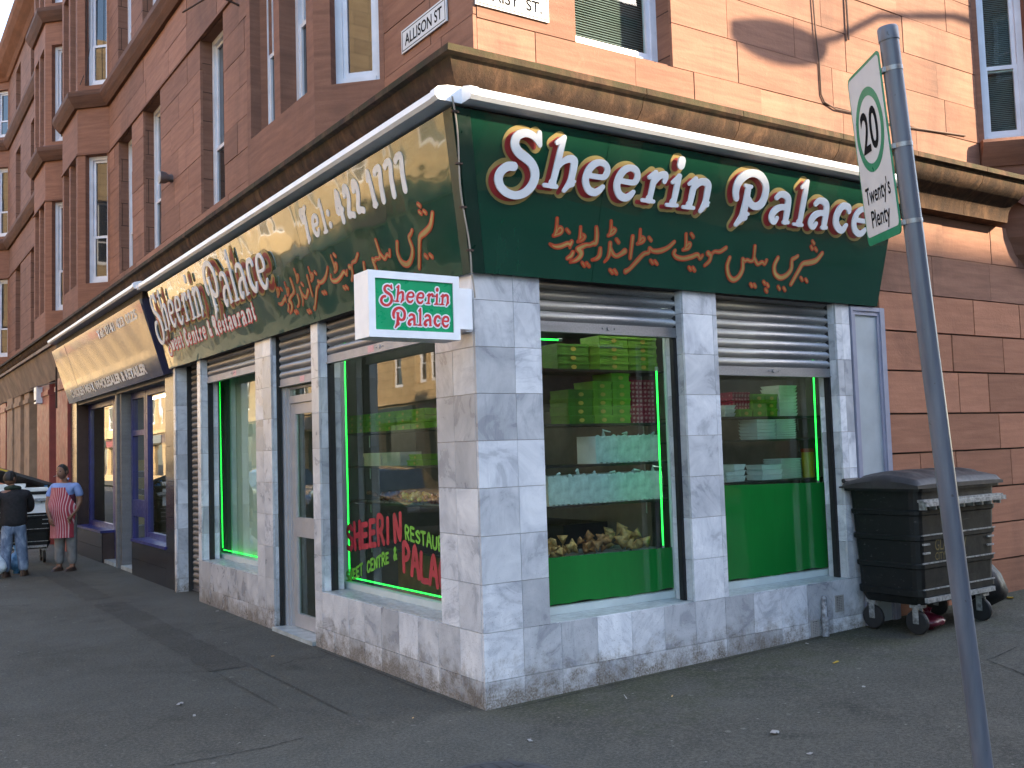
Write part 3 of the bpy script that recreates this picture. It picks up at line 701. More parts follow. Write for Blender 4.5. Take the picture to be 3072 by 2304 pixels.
RL1 = shutter(FL, .533, 2.598, 2.43, 2.8, -.105, slat_me, mr=m_rail_l); RL2 = shutter(FL, 4.223, 6.108, 2.515, 2.8, -.105, slat_me, mr=m_rail_l)
RLD = shutter(FL, 2.763, 3.768, 2.305, 2.8, -.105, slat_me, mr=m_rail_l)
shutter(FL, 6.243, 7.188, .02, 2.8, -.22, slat_dark, 'closed grimy grey roller shutter over a narrow side door', mr=m_galv_dark)
for F_, a_, c_ in ((FR, .53, 1.83), (FR, 2.19, 3.58), (FL, .54, 2.60), (FL, 2.77, 3.76), (FL, 4.23, 6.11)): MB().boxF(F_, a_, c_, 2.70, 2.828, -.225, -.14).build('tube_light_stop', m_galv_dark, sf)  # unseen boxes added to stop tube light gleaming over the shutters
# small printed stickers on the shutter rails
m_stick = Mat('sticker_print', (.6, .6, .6, 1), .5)
_c = m_stick.coord(); _w = m_stick.nd('TexWave', {'Vector': _c, 'Scale': 55.0}, bands_direction='Z'); m_stick.set('Base Color', m_stick.mix(m_stick.range(_w.outputs[1], .45, .6), (.55, .05, .09, 1), (.66, .62, .63, 1))); m_stick = m_stick.m
for y, z in ((1.72, 2.433), (5.12, 2.518), (3.18, 2.308)): MB().boxF(FL, y - .055, y + .055, z + .006, z + .058, -.083, -.0815).build('sticker', m_stick, sf)
# aluminium door close behind the shutter line
b = MB()
b.boxF(FL, 3.69, 3.80, .03, 2.29, -.20, -.125); b.boxF(FL, 3.735, 3.80, .03, 2.29, -.125, -.105); b.boxF(FL, 3.655, 3.69, .03, 2.29, -.20, -.145); b.boxF(FL, 2.72, 2.80, .03, 2.29, -.20, -.125); b.boxF(FL, 2.80, 3.655, 2.135, 2.205, -.20, -.135); b.boxF(FL, 2.80, 3.655, 2.27, 2.29, -.19, -.15)
dframe = b.build('door_frame', m_alu, sf)
MB().boxF(FL, 2.80, 3.655, 2.205, 2.27, -.175, -.169).build('pane', m_glass, dframe)
b = MB()
b.boxF(FL, 3.555, 3.65, .04, 2.13, -.19, -.15); b.boxF(FL, 2.805, 2.90, .04, 2.13, -.19, -.15)
for z0, z1 in ((.04, .165), (.88, 1.06), (2.03, 2.13)): b.boxF(FL, 2.90, 3.555, z0, z1, -.19, -.15)
b.boxF(FL, 3.54, 3.555, .165, .88, -.18, -.158).boxF(FL, 3.54, 3.555, 1.06, 2.03, -.18, -.158)
door = b.build('door', m_alu, sf)
MB().boxF(FL, 2.90, 3.54, .165, .88, -.172, -.166).boxF(FL, 2.90, 3.54, 1.06, 2.03, -.172, -.166).build('pane', m_glass, door)
MB().boxF(FL, 2.915, 2.94, .95, 1.3, -.148, -.11).build('handle', m_alu, door)
MB().boxF(FL, 2.765, 3.76, -.02, .035, -.34, .03).build('doorstep', m_sill, sf)
# panelled timber pilaster at the end of the shopfront
b = MB(); b.boxF(FR, 3.775, 4.238, 0, 2.77, -.3, -.012); pn = b.build('pilaster_panel', m_panelgrey, sf)
b = MB()
for a, c, o in ((3.775, 3.80, .012), (3.80, 3.832, .004), (4.135, 4.165, .004), (4.165, 4.205, .014), (4.205, 4.238, .006)): b.boxF(FR, a, c, .0, 2.772 if o != .004 else 2.70, -.012, o)
for z0, z1, o in ((2.70, 2.735, .004), (2.735, 2.772, .014)): b.boxF(FR, 3.80, 4.205, z0, z1, -.0119, o - .0015)
b.build('panel_moulding', m_lilac, sf)
m_vent = plain('dusty_plastic_vent', (.26, .25, .24), .7)
# vents and stub of pipe low on the right face
for x0, x1, z0, z1 in ((3.074, 3.173, .06, .19), (3.382, 3.488, .22, .355)):
    b = MB(); b.boxF(FR, x0, x1, z0, z0 + .01, 0, .008).boxF(FR, x0, x1, z1 - .01, z1, 0, .008).boxF(FR, x0, x0 + .01, z0 + .01, z1 - .01, 0, .008).boxF(FR, x1 - .01, x1, z0 + .01, z1 - .01, 0, .008)
    n = 8
    for i in range(n): q = z0 + .014 + (z1 - z0 - .028) * i / n; b.boxF(FR, x0 + .01, x1 - .01, q, q + .007, .001, .007)
    for i in range(1, 5): q = x0 + (x1 - x0) * i / 5; b.boxF(FR, q - .002, q + .002, z0 + .01, z1 - .01, .001, .0065)
    v = b.build('vent', m_vent, sf); MB().boxF(FR, x0 + .005, x1 - .005, z0 + .005, z1 - .005, -.001, .001).build('vent_hole', m_dark, v)
b = MB(); b.lathe((3.21, -.035, 0), [(.028, .0), (.028, .14), (.034, .145), (.034, .20), (.026, .205), (.022, .36), (.016, .375)], 10); b.build('pipe_stub', plain('chipped_painted_pipe', (.24, .25, .27), .7, var=.5, sc_=30), sf, smooth=True)
# ------------------------------------------------------------------ lettering: traced strokes -> contours
def catmull(P, n=5):
    if len(P) < 3: return P
    out = []; Q = [P[0]] + P + [P[-1]]
    for i in range(1, len(Q) - 2):
        a, b, c, d = (np.array(q, float) for q in Q[i - 1:i + 3])
        for k in range(n):
            t = k / n; out.append(tuple(.5 * ((2 * b) + (c - a) * t + (2 * a - 5 * b + 4 * c - d) * t * t + (3 * b - a - 3 * c + d) * t ** 3)))
    out.append(P[-1]); return out
def field(strokes, h, pad):
    S = [catmull(s) for s in strokes]; A = np.array([p for s in S for p in s])
    x0, y0 = (A[:, :2] - A[:, 2:3]).min(0) - pad; x1, y1 = (A[:, :2] + A[:, 2:3]).max(0) + pad
    X, Y = np.meshgrid(np.arange(x0, x1 + h, h), np.arange(y0, y1 + h, h)); D_ = np.full(X.shape, 9.0)
    for s in S:
        for a, c in zip(s[:-1], s[1:]):
            ax, ay, ar = a; cx, cy, cr = c; dx, dy = cx - ax, cy - ay; L = dx * dx + dy * dy
            t = np.clip(((X - ax) * dx + (Y - ay) * dy) / (L + 1e-12), 0, 1)
            D_ = np.minimum(D_, np.hypot(X - ax - t * dx, Y - ay - t * dy) - (ar + (cr - ar) * t))
    return X, Y, D_
def contours(X, Y, D_, lev):
    """marching squares, inside (D<lev) kept on the left"""
    F_ = lev - D_; ny, nx = F_.shape; nxt = {}; pos = {}
    def P(kind, i, j):
        k = (kind, i, j)
        if k not in pos:
            if kind == 0: a, c = F_[j, i], F_[j, i + 1]; t = a / (a - c); pos[k] = (X[j, i] + t * (X[j, i + 1] - X[j, i]), Y[j, i])
            else: a, c = F_[j, i], F_[j + 1, i]; t = a / (a - c); pos[k] = (X[j, i], Y[j, i] + t * (Y[j + 1, i] - Y[j, i]))
        return k
    ins = F_ > 0
    code = ins[:-1, :-1] * 1 + ins[:-1, 1:] * 2 + ins[1:, 1:] * 4 + ins[1:, :-1] * 8
    T = {1: [(3, 0)], 2: [(0, 1)], 3: [(3, 1)], 4: [(1, 2)], 5: [(3, 0), (1, 2)], 6: [(0, 2)], 7: [(3, 2)], 8: [(2, 3)], 9: [(2, 0)], 10: [(0, 1), (2, 3)], 11: [(2, 1)], 12: [(1, 3)], 13: [(1, 0)], 14: [(0, 3)]}
    for j, i in zip(*np.nonzero((code > 0) & (code < 15))):
        E = {0: (0, i, j), 1: (1, i + 1, j), 2: (0, i, j + 1), 3: (1, i, j)}
        for a, c in T[int(code[j, i])]: nxt[P(*E[c])] = P(*E[a])
    loops = []
    while nxt:
        k0 = next(iter(nxt)); k = k0; lp = []
        while k in nxt: lp.append(pos[k]); k = nxt.pop(k)
        if len(lp) > 5: loops.append(lp)
    return loops
def area(l): return sum(a[0] * c[1] - c[0] * a[1] for a, c in zip(l, l[1:] + l[:1])) / 2
def inside(p, l):
    r = False
    for (x1, y1), (x2, y2) in zip(l, l[1:] + l[:1]):
        if (y1 > p[1]) != (y2 > p[1]) and p[0] < (x2 - x1) * (p[1] - y1) / (y2 - y1) + x1: r = not r
    return r
def plate(name, loops, m, parent, fn, o0, o1):
    """flat plate with the given outlines between heights o0 and o1; fn(x, y, o) -> 3-D"""
    outs = [l for l in loops if area(l) > 0]; holes = [l for l in loops if area(l) < 0]
    if not outs: outs, holes = [l[::-1] for l in holes], []
    b = MB()
    for ol in outs:
        hs = [h_ for h_ in holes if inside(h_[0], ol)]; rings = [ol] + hs; flat = [p for q in rings for p in q]
        tri = tessellate_polygon([[Vector((p[0], p[1], 0)) for p in q] for q in rings]); n = len(flat); base = len(b.v)
        b.v += [fn(p[0], p[1], o1) for p in flat] + [fn(p[0], p[1], o0) for p in flat]
        b.f += [tuple(base + i for i in t) for t in tri]
        k = 0
        for q in rings:
            for i in range(len(q)): i2 = (i + 1) % len(q); b.f.append((base + k + i, base + k + i2, base + n + k + i2, base + n + k + i))
            k += len(q)
    return b.build(name, m, parent)
DATA = json.loads('''[[["S",[[360,855,16,341,881,22,302,906,23,244,916,26,190,895,28,169,862,30,172,824,31,205,787,32,260,762,32,311,732,31,344,686,32,349,636,31,327,583,29,281,539,27,218,517,26,152,524,27,102,552,28,76,595,30,79,637,29,105,671,28,139,691,29,178,696,29],[348,932,16,347,888,25,360,859,17]]],["h",[[494,891,16,543,927,18],[547,930,18,531,855,23,517,751,24,499,639,22],[432,608,15,528,609,15],[495,631,28,492,618,26],[523,740,18,558,775,19,609,801,25,647,794,28,652,761,27,648,709,25,636,652,23,593,589,13],[637,648,22,675,661,9],[634,635,21,658,638,16]]],["e",[[795,715,18,904,717,19,933,745,23,933,781,23,905,806,23,858,810,22,809,786,25,775,741,26,761,687,26,775,644,26,805,615,27,853,609,25,891,630,21,916,655,15]]],["e",[[1066,713,19,1175,714,20,1204,742,24,1203,780,24,1175,805,24,1128,809,23,1080,785,26,1047,739,27,1034,684,27,1048,640,27,1078,611,28,1126,604,26,1164,625,22,1188,651,15]]],["r",[[1314,767,15,1368,806,19],[1369,807,19,1360,776,24,1354,712,23,1344,626,22],[1277,605,14,1381,606,14],[1339,622,28,1336,613,26],[1373,748,20,1404,786,24,1449,804,24,1466,789,22,1458,758,20]]],["i",[[1596,917,34,1593,890,34],[1535,759,14,1596,810,18],[1593,809,20,1582,739,25,1572,635,23],[1508,597,14,1606,603,14],[1563,621,28,1560,610,26]]],["n",[[1698,767,14,1753,810,18],[1754,810,19,1742,737,26,1731,640,23],[1668,599,14,1769,603,14],[1722,621,28,1719,612,26],[1757,756,21,1798,791,25,1848,800,28,1883,780,29,1885,736,29,1880,665,26,1862,619,22,1838,585,14],[1880,652,24,1914,658,8],[1879,638,23,1901,638,16]]],["P",[[2187,721,26,2171,771,31,2185,837,35,2235,891,34,2314,923,29,2403,915,31,2463,873,31,2488,824,31,2484,757,32,2455,704,32,2396,682,28,2346,695,28,2321,722,26],[2263,824,14,2329,823,14],[2297,810,28,2294,719,30,2286,648,32,2274,592,30,2219,526,16],[2292,615,30,2337,617,11],[2290,588,30,2306,589,24]]],["a",[[2619,773,20,2653,802,24,2702,804,28,2745,781,30,2756,732,31,2757,653,29,2752,601,24],[2733,594,15,2786,599,15],[2740,710,24,2683,707,24,2623,678,29,2593,630,29,2604,598,26,2634,589,21,2656,620,17]]],["l",[[2886,884,15,2938,934,20],[2936,931,21,2931,819,27,2923,630,24],[2853,593,13,2952,594,14],[2914,611,30,2912,603,27]]],["a",[[3073,774,20,3108,803,24,3157,805,28,3200,782,30,3211,733,31,3213,655,29,3209,605,24],[3190,597,15,3243,602,15],[3196,712,24,3138,709,24,3079,681,29,3049,633,29,3061,601,26,3091,593,21,3113,623,17]]],["c",[[3489,761,24,3475,789,29,3418,797,28,3372,764,31,3346,702,33,3356,644,33,3401,607,31,3447,604,27,3483,645,18]]],["e",[[3607,702,19,3718,702,20,3746,729,24,3741,766,24,3711,792,24,3662,797,23,3615,773,26,3584,729,27,3575,674,27,3593,630,27,3627,600,28,3677,593,26,3714,613,22,3737,638,15]]]],[[590,405,7,594,343,8,588,300,9],[599,311,8,608,336,8,626,347,9,642,333,9,629,310,10,577,289,8],[681,339,8,704,321,8],[555,232,4,595,218,10,645,223,13,700,246,12,723,241,12,733,262,11],[725,245,11,724,221,5],[754,190,12,742,165,13,714,148,9],[794,368,6,799,322,8,797,285,8],[799,289,7,820,316,8,839,305,8,821,281,8,784,267,6],[929,377,10,940,327,13,940,273,14,917,266,12,893,254,10,857,249,12,827,236,14,791,218,14],[791,216,15,823,196,18,817,167,16,785,139,11,741,124,5],[844,127,8,866,106,8],[883,128,8,908,107,8],[986,237,10,987,193,13,965,166,10,924,153,4],[1051,433,7,1058,388,8,1057,348,9],[1058,354,8,1078,382,9,1098,375,9,1080,352,10,1043,333,8],[1119,312,9,1142,293,9],[1067,282,11,1071,225,11,1064,183,9,1037,149,4],[1077,247,8,1103,211,11,1138,197,11,1179,217,13,1206,237,18],[1262,345,11,1264,194,10],[1324,401,6,1330,354,8,1330,320,9],[1330,316,8,1350,347,9,1372,335,9,1353,314,9,1313,299,7],[1414,351,9,1436,334,9],[1660,343,9,1604,296,12,1533,266,14,1465,261,11,1431,279,8,1430,247,9,1384,232,12,1335,183,13,1273,118,11,1238,96,15],[1457,190,9,1480,173,9],[1498,189,9,1521,171,9],[1095,96,9,1120,77,9],[1136,97,9,1158,75,9],[1764,410,8,1776,350,9,1777,310,9],[1778,316,8,1804,346,10,1821,337,10,1803,309,10,1755,294,8],[1815,415,9,1838,396,10],[1677,281,9,1668,258,11,1699,236,13,1767,230,14,1850,250,14,1906,270,12,1937,243,9,1958,270,8],[2011,289,17,2040,274,13,2034,232,11,1993,196,8],[2039,271,8,2073,307,8,2130,311,11,2189,346,11],[1837,170,10,1857,155,10],[1877,170,10,1899,151,10],[2243,275,11,2227,211,14,2256,141,16,2313,110,16,2367,137,16,2397,200,15,2382,275,10,2410,262,9,2434,274,9,2466,266,9,2501,284,10,2495,384,11],[2502,299,12,2552,250,11,2601,269,10,2631,253,8,2648,287,10],[2509,91,10,2528,74,10],[2549,89,10,2568,72,10],[2649,119,10,2669,102,10],[2691,103,10,2711,86,10],[2684,59,10,2704,42,10],[2772,315,14,2744,251,15,2766,190,17,2832,163,18,2900,187,17,2943,241,16,2936,313,12,2968,330,11,2998,349,10],[2824,90,10,2844,72,10],[2890,85,10,2910,67,10],[3284,394,14,3226,332,18,3145,307,19,3073,292,16,3037,241,15,2968,119,13],[3144,481,10,3166,464,10],[3136,437,10,3157,420,10],[3190,429,10,3212,412,10],[3074,178,10,3095,160,10],[3133,170,10,3154,152,10]]]''')
mm = lambda st: [[(s[i] / 1000, s[i + 1] / 1000, s[i + 2] / 1000) for i in range(0, len(s), 3)] for s in st]
GL = [(n, mm(st)) for n, st in DATA[0]]; URDU = mm(DATA[1])
def tfm(st, fx, fy, rs): return [[(fx(x), fy(y), r * rs) for x, y, r in s] for s in st]
# extra letters of the same fat italic kind, unit x-height .21 cap .34
XT = {
 'T': [[(0, .30, .035), (.03, .34, .03), (.10, .32, .035), (.17, .35, .03)], [(.11, .33, .035), (.09, .18, .035), (.06, .03, .035)], [(.0, .30, .03), (.02, .22, .028), (.06, .22, .02)], [(.03, -.02, .02), (.08, .01, .03)]],
 ':': [[(.02, .04, .035), (.021, .041, .035)], [(.03, .17, .035), (.031, .171, .035)]],
 'w': [[(.0, .19, .025), (.03, .18, .03), (.04, .03, .03), (.10, .15, .028), (.12, .03, .03), (.19, .19, .03)]],
 't': [[(.05, .29, .025), (.03, .05, .03), (.06, .02, .028), (.09, .05, .02)], [(0, .195, .02), (.09, .20, .02)]],
 's': [[(.10, .17, .025), (.06, .195, .028), (.03, .15, .03), (.08, .08, .032), (.06, .02, .03), (.0, .04, .022)]],
 'u': [[(.02, .19, .028), (.02, .06, .03), (.06, .02, .03), (.11, .07, .028), (.12, .19, .028)], [(.12, .18, .028), (.12, .03, .028)]],
 'C': [[(.17, .27, .03), (.12, .33, .035), (.05, .27, .04), (.02, .15, .042), (.06, .03, .04), (.12, .02, .035), (.17, .08, .022)], [(.08, .20, .02), (.10, .30, .02)]],
 'R': [[(.0, .18, .03), (.02, .28, .035), (.09, .335, .032), (.17, .29, .035), (.14, .19, .03), (.08, .175, .028)], [(.09, .25, .028), (.06, .02, .032)], [(.09, .17, .028), (.16, .04, .032), (.20, -.02, .02)]],
 '&': [[(.16, .02, .025), (.04, .20, .03), (.06, .29, .03), (.11, .26, .028), (.03, .12, .032), (.05, .03, .032), (.12, .04, .028), (.16, .13, .022)]],
 '4': [[(.10, .33, .03), (.02, .13, .028), (.17, .13, .028)], [(.13, .30, .035), (.12, .02, .038)]],
 '2': [[(.02, .25, .03), (.06, .32, .036), (.12, .29, .038), (.11, .19, .036), (.02, .05, .034), (.08, .04, .03), (.15, .02, .032)]],
 '1': [[(.02, .27, .025), (.07, .33, .03), (.06, .02, .04)], [(.02, .015, .02), (.10, .015, .02)]],
 '7': [[(.01, .30, .03), (.07, .325, .03), (.15, .31, .03), (.09, .17, .036), (.06, .02, .04)]],
}
def first(ch): return next(st for n, st in GL if n == ch)
def norm(ch):
    if ch in XT: return XT[ch]
    st = first(ch); x0 = min(p[0] for s in st for p in s); return [[(x - x0, y - .595, r) for x, y, r in s] for s in st]
def word(txt, x, y, width, height, condense=1.0):
    """lay text as strokes in a box; returns [(char, strokes)]"""
    out = []; cx = 0.0
    for ch in txt:
        if ch == ' ': cx += .14; continue
        st = norm(ch); w = max(p[0] for s in st for p in s)
        out.append((ch, [[(px + cx, py, r) for px, py, r in s] for s in st])); cx += w + .115
    tot = cx - .06; fx = width / tot; fy = height / .34
    return [(ch, [[(x + px * fx, y + py * fy, r * (fx + fy) / 2) for px, py, r in s] for s in st]) for ch, st in out]
def lay(parent, glyphs, fn, layers, h=.006, name='letter'):
    """layers: (grow, dx, dy, material, o0, o1, partname)"""
    for ch, st in glyphs:
        X, Y, D_ = field(st, h, max(l[0] for l in layers) + .012)
        top = None
        for g, dx, dy, m, o0, o1, nm in layers:
            lp = contours(X, Y, D_, g)
            if not lp: continue
            o = plate(nm, [[(x + dx, y + dy) for x, y in l] for l in lp], m, parent if top is None else top, fn, o0, o1)
            if top is None: top = o
def text_mesh(name, s, m, parent, fn, size, x, y, depth=.001, align='LEFT', width=None, bold=0.0, shear=0.0):
    cu = bpy.data.curves.new('txt', 'FONT'); cu.body = s; cu.size = size; cu.align_x = align; cu.offset = bold; cu.shear = shear; cu.resolution_u = 4
    o = bpy.data.objects.new('txt', cu); col.objects.link(o); dg = bpy.context.evaluated_depsgraph_get(); me = bpy.data.meshes.new_from_object(o.evaluated_get(dg)); bpy.data.objects.remove(o)
    xs = [v.co.x for v in me.vertices]; k = 1.0
    if width: k = width / (max(xs) - min(xs))
    x00 = min(xs) if align == 'LEFT' else 0
    off = worg(parent)
    for v in me.vertices: v.co = fn(x + (v.co.x - x00) * k, y + v.co.y, depth) - off
    me.materials.clear(); me.materials.append(m); me.name = name
    o = bpy.data.objects.new(name, me); link(o, parent); WORLD[o.name] = off; return o
# ------------------------------------------------------------------ fascia signs, tilted outwards at the top
SLK = (1 + .266 ** 2) ** .5; NS = 1 / SLK
def fnR(x, t, o):   # local (x, t up the slope, o outwards) -> world, right sign
    return Vector((x, -.03 - .266 * t / SLK - o * NS, 2.78 + t / SLK - o * .266 * NS))
def fnL(x, t, o):   # left sign: x runs from the far end towards the corner
    return Vector((-.03 - .266 * t / SLK - o * NS, 7.35 - x, 2.78 + t / SLK - o * .266 * NS))
TOP = 1.0
def slab(b, fn, x0, x1, t0, t1, o0, o1, c0=None, c1=None):
    q = lambda x, t, o: fn(x, t, o)
    return b.hexa([q(x0, t0, o0), q(x1, t0, o0), q(x1, t0, o1), q(x0, t0, o1), q(c0 if c0 is not None else x0, t1, o0), q(c1 if c1 is not None else x1, t1, o0), q(c1 if c1 is not None else x1, t1, o1), q(c0 if c0 is not None else x0, t1, o1)])
rs_ = thing('fascia_sign', 'dark green fascia sign reading Sheerin Palace in white letters above Urdu script', 'shop sign', (2, 0, 2.78))
for a, c, ca in ((.075, .945, -.165), (.950, 4.11, None)):
    b = MB(); slab(b, fnR, a, c, 0, TOP, -.03, 0, ca, None); b.build('sign_panel', m_green, rs_)
b = MB(); slab(b, fnR, -.024, .073, -.004, TOP, -.03, .003, -.274, -.167); b.build('corner_trim', m_greenstrip, rs_)
b = MB(); b.hexa([(-.0, .0, 2.785), (4.105, .0, 2.785), (4.105, .1, 2.785), (-.0, .1, 2.785), (-.18, -.22, 3.70), (4.105, -.22, 3.70), (4.105, .14, 3.70), (-.18, .14, 3.70)]); b.build('sign_box', m_soffit, rs_)
BIG = [(.030, -.012, -.008, m_ltr_gold, .001, .004, 'gold_outline'), (.001, -.024, -.016, m_ltr_red, .0045, .006, 'red_shade'), (0, 0, 0, m_ltr_white, .030, .042, 'letter')]
lay(rs_, GL, fnR, BIG, .006)
lay(rs_, [('urdu', [s]) for s in []], fnR, [], .004)
def lay_urdu(parent, strokes, fn, sc_, o=.001):
    X, Y, D_ = field(strokes, .005 * max(.8, sc_), .03)
    a = plate('script_outline', contours(X, Y, D_, .007 * sc_), m_ltr_orange, parent, fn, o, o + .003)
    plate('script', contours(X, Y, D_, -.005), m_ltr_gold, a, fn, o + .0035, o + .005)
lay_urdu(rs_, URDU, fnR, 1.0)
ls_ = thing('fascia_sign', 'glossy green fascia sign with telephone number facing the long side street', 'shop sign', (0, 3.6, 2.78))
for a, c, cc in ((.0, 2.45, None), (2.455, 4.9, None), (4.905, 7.275, 7.515)):
    b = MB(); slab(b, fnL, a, c, 0, TOP, -.03, 0, None, cc); b.build('sign_panel', m_green, ls_)
b = MB(); slab(b, fnL, 7.277, 7.374, -.004, TOP, -.03, .003, 7.517, 7.624); b.build('corner_trim', m_greenstrip, ls_)
b = MB(); b.hexa([(.0, .0, 2.785), (.0, 7.345, 2.785), (.1, 7.345, 2.785), (.1, .0, 2.785), (-.22, -.18, 3.70), (-.22, 7.345, 3.70), (.14, 7.345, 3.70), (.14, -.18, 3.70)]); b.build('sign_box', m_soffit, ls_)
# name, left sign: x from .02 to 4.15
k = (4.15 - .06) / (3.78 - .04)
GLL = [(n, tfm(st, lambda x: .06 + (x - .04) * k, lambda t: .42 + (t - .595) * 1.45 + .02, 1.02)) for n, st in GL]
lay(ls_, GLL, fnL, [(.026, .016, -.006, m_ltr_gold, .001, .004, 'gold_outline'), (.001, .03, -.012, m_ltr_red, .0045, .006, 'red_shade'), (-.004, 0, 0, m_ltr_white, .045, .057, 'letter')], .0065)
lay(ls_, word('Sweet Centre & Restaurant', .22, .20, 3.24, .19), fnL, [(.011, .004, -.004, m_ltr_sred, .001, .003, 'red_outline'), (.0, 0, 0, m_ltr_white, .0035, .006, 'letter')], .006)
lay(ls_, word('Tel: 422 1777', 5.06, .66, 1.86, .25), fnL, [(.004, 0, 0, m_ltr_white, .001, .004, 'letter')], .005)
xu0, xu1 = .555, 3.284; ku = (7.10 - 4.09) / (xu1 - xu0)
lay_urdu(ls_, tfm(URDU, lambda x: 4.09 + (x - xu0) * ku, lambda t: .03 + (t - .04) * 1.12 + (.02), 1.0), fnL, 1.0)
# ------------------------------------------------------------------ awning cassettes and soffits
CAS = [(.0, 3.872), (.10, 3.868), (.165, 3.852), (.184, 3.836), (.184, 3.798), (.165, 3.776), (.0, 3.774)]
for (p, q, lab, nm) in (((-.205, -.215), (4.05, -.215), 'long white awning cassette above the Daisy Street sign', 'right'),
                        ((-.215, 7.42), (-.215, -.27), 'long white awning cassette above the side street sign', 'left')):
    t_ = thing('awning_cassette', lab, 'awning', (p[0], p[1], 3.77))
    MB().sweep(CAS, [p, q]).build('cassette', m_white, t_)
    d = (Vector(q) - Vector(p)).normalized(); nn = Vector((d.y, -d.x))
    e = [Vector(p) - d * .022, Vector(p) + d * .04, Vector(q) - d * .04, Vector(q) + d * .022]
    for u, v in ((e[0], e[1]), (e[2], e[3])): MB().sweep([(o * 1.06, 3.823 + (z - 3.823) * 1.08) for o, z in CAS], [u, v]).build('end_cap', m_white, t_)
    bb = MB(); bb.sweep([(.0, 3.774), (.03, 3.774), (.045, 3.715), (.0, 3.705)], [Vector(p) + d * .03, Vector(q) - d * .03]); bb.build('back_rail', m_soffit, t_)
# cable down the corner of the signs
cb = thing('sign_cable', 'thin white cable clipped down the corner between the two green signs', 'cable', (-.1, -.1, 2.8))
pts_ = [(-.30 + .25 * t + .012 * math.sin(t * 9), -.305 + .25 * t, 3.80 - 1.02 * t) for t in [i / 24 for i in range(25)]]
MB().tube([(x, y, z) for x, y, z in pts_] + [(-.01, -.02, 2.70), (.01, .0, 2.62)], .006, 6).build('cable', m_wire, cb, smooth=True)
for t in (.1, .38, .63, .9): c = Vector(pts_[int(t * 24)]); MB().box(c - Vector((.022, .012, .006)), c + Vector((.022, .012, .006))).build('clip', m_iron, cb)
# ------------------------------------------------------------------ projecting light box
ps = thing('projecting_sign', 'projecting white framed light box with red Sheerin Palace lettering on green', 'shop sign', (-.4, 0, 2.35))
X0, X1, Y0, Y1, Z0, Z1 = -.80, -.175, -.115, .085, 2.325, 2.725
b = MB(); b.box((X0, Y0 + .012, Z0), (X1, Y1, Z1))
b.build('case', m_white, ps)
b = MB()
for lo, hi in (((X0, Y0, Z0), (X1, Y0 + .0119, Z0 + .045)), ((X0, Y0, Z1 - .045), (X1, Y0 + .0119, Z1)), ((X0, Y0, Z0 + .045), (X0 + .045, Y0 + .0119, Z1 - .045)), ((X1 - .045, Y0, Z0 + .045), (X1, Y0 + .0119, Z1 - .045))): b.box(lo, hi)
b.build('frame', m_white, ps)
boxo('face', m_boxsign, ps, (X0 + .045, Y0 + .008, Z0 + .045), (X1 - .045, Y0 + .0118, Z1 - .045))
fnP = lambda x, t, o: Vector((X0 + x, Y0 + .008 - o, Z0 + t))
k = .485 / (1.95 - .03)
A1 = [(n, tfm(st, lambda x: .075 + (x - .03) * k, lambda t: .215 + (t - .59) * .30, .27)) for n, st in GL[:7]]
k2 = .39 / (3.75 - 2.13)
A2 = [(n, tfm(st, lambda x: .155 + (x - 2.13) * k2, lambda t: .072 + (t - .56) * .30, .27)) for n, st in GL[7:]]
lay(ps, A1 + A2, fnP, [(.009, 0, 0, m_ltr_white, .0005, .0012, 'white_outline'), (.0005, 0, 0, m_ltr_sred, .0014, .0022, 'letter')], .0025)
b = MB(); b.box((X1, -.075, 2.40), (-.06, .045, 2.66)); b.box((-.06, .0301, 2.40), (.0, .17, 2.68)); b.build('bracket', m_white, ps)
# ------------------------------------------------------------------ street name plates
def nameplate(F, s0, s1, z0, z1, txt, lab, size, flip=False):
    t_ = thing('street_name_plate', lab, 'street sign', F.at(s0, z0, .0))
    MB().boxF(F, s0, s1, z0, z1, .004, .016).build('plate', m_signwhite, t_)
    b = MB(); e = .014; w = .006
    b.boxF(F, s0 + e, s1 - e, z0 + e, z0 + e + w, .0161, .017).boxF(F, s0 + e, s1 - e, z1 - e - w, z1 - e, .0161, .017).boxF(F, s0 + e, s0 + e + w, z0 + e + w, z1 - e - w, .0161, .017).boxF(F, s1 - e - w, s1 - e, z0 + e + w, z1 - e - w, .0161, .017)
    b.build('border', m_signblack, t_)
    W = s1 - s0
    f = (lambda x, y, o: F.at(s1 - x, z0 + y, .0165 + o)) if flip else (lambda x, y, o: F.at(s0 + x, z0 + y, .0165 + o))
    text_mesh('lettering', txt, m_signblack, t_, f, size, .06, (z1 - z0 - size * .70) / 2, width=W - .12, bold=.002)
nameplate(FLW, .48, 1.17, 4.675, 4.855, 'ALLISON ST', 'white street name plate reading ALLISON ST on shaded stone', .125, True)
nameplate(FRW, .165, .78, 4.665, 4.85, 'DAISY  ST.', 'white street name plate reading DAISY ST. cut off at the top', .115)
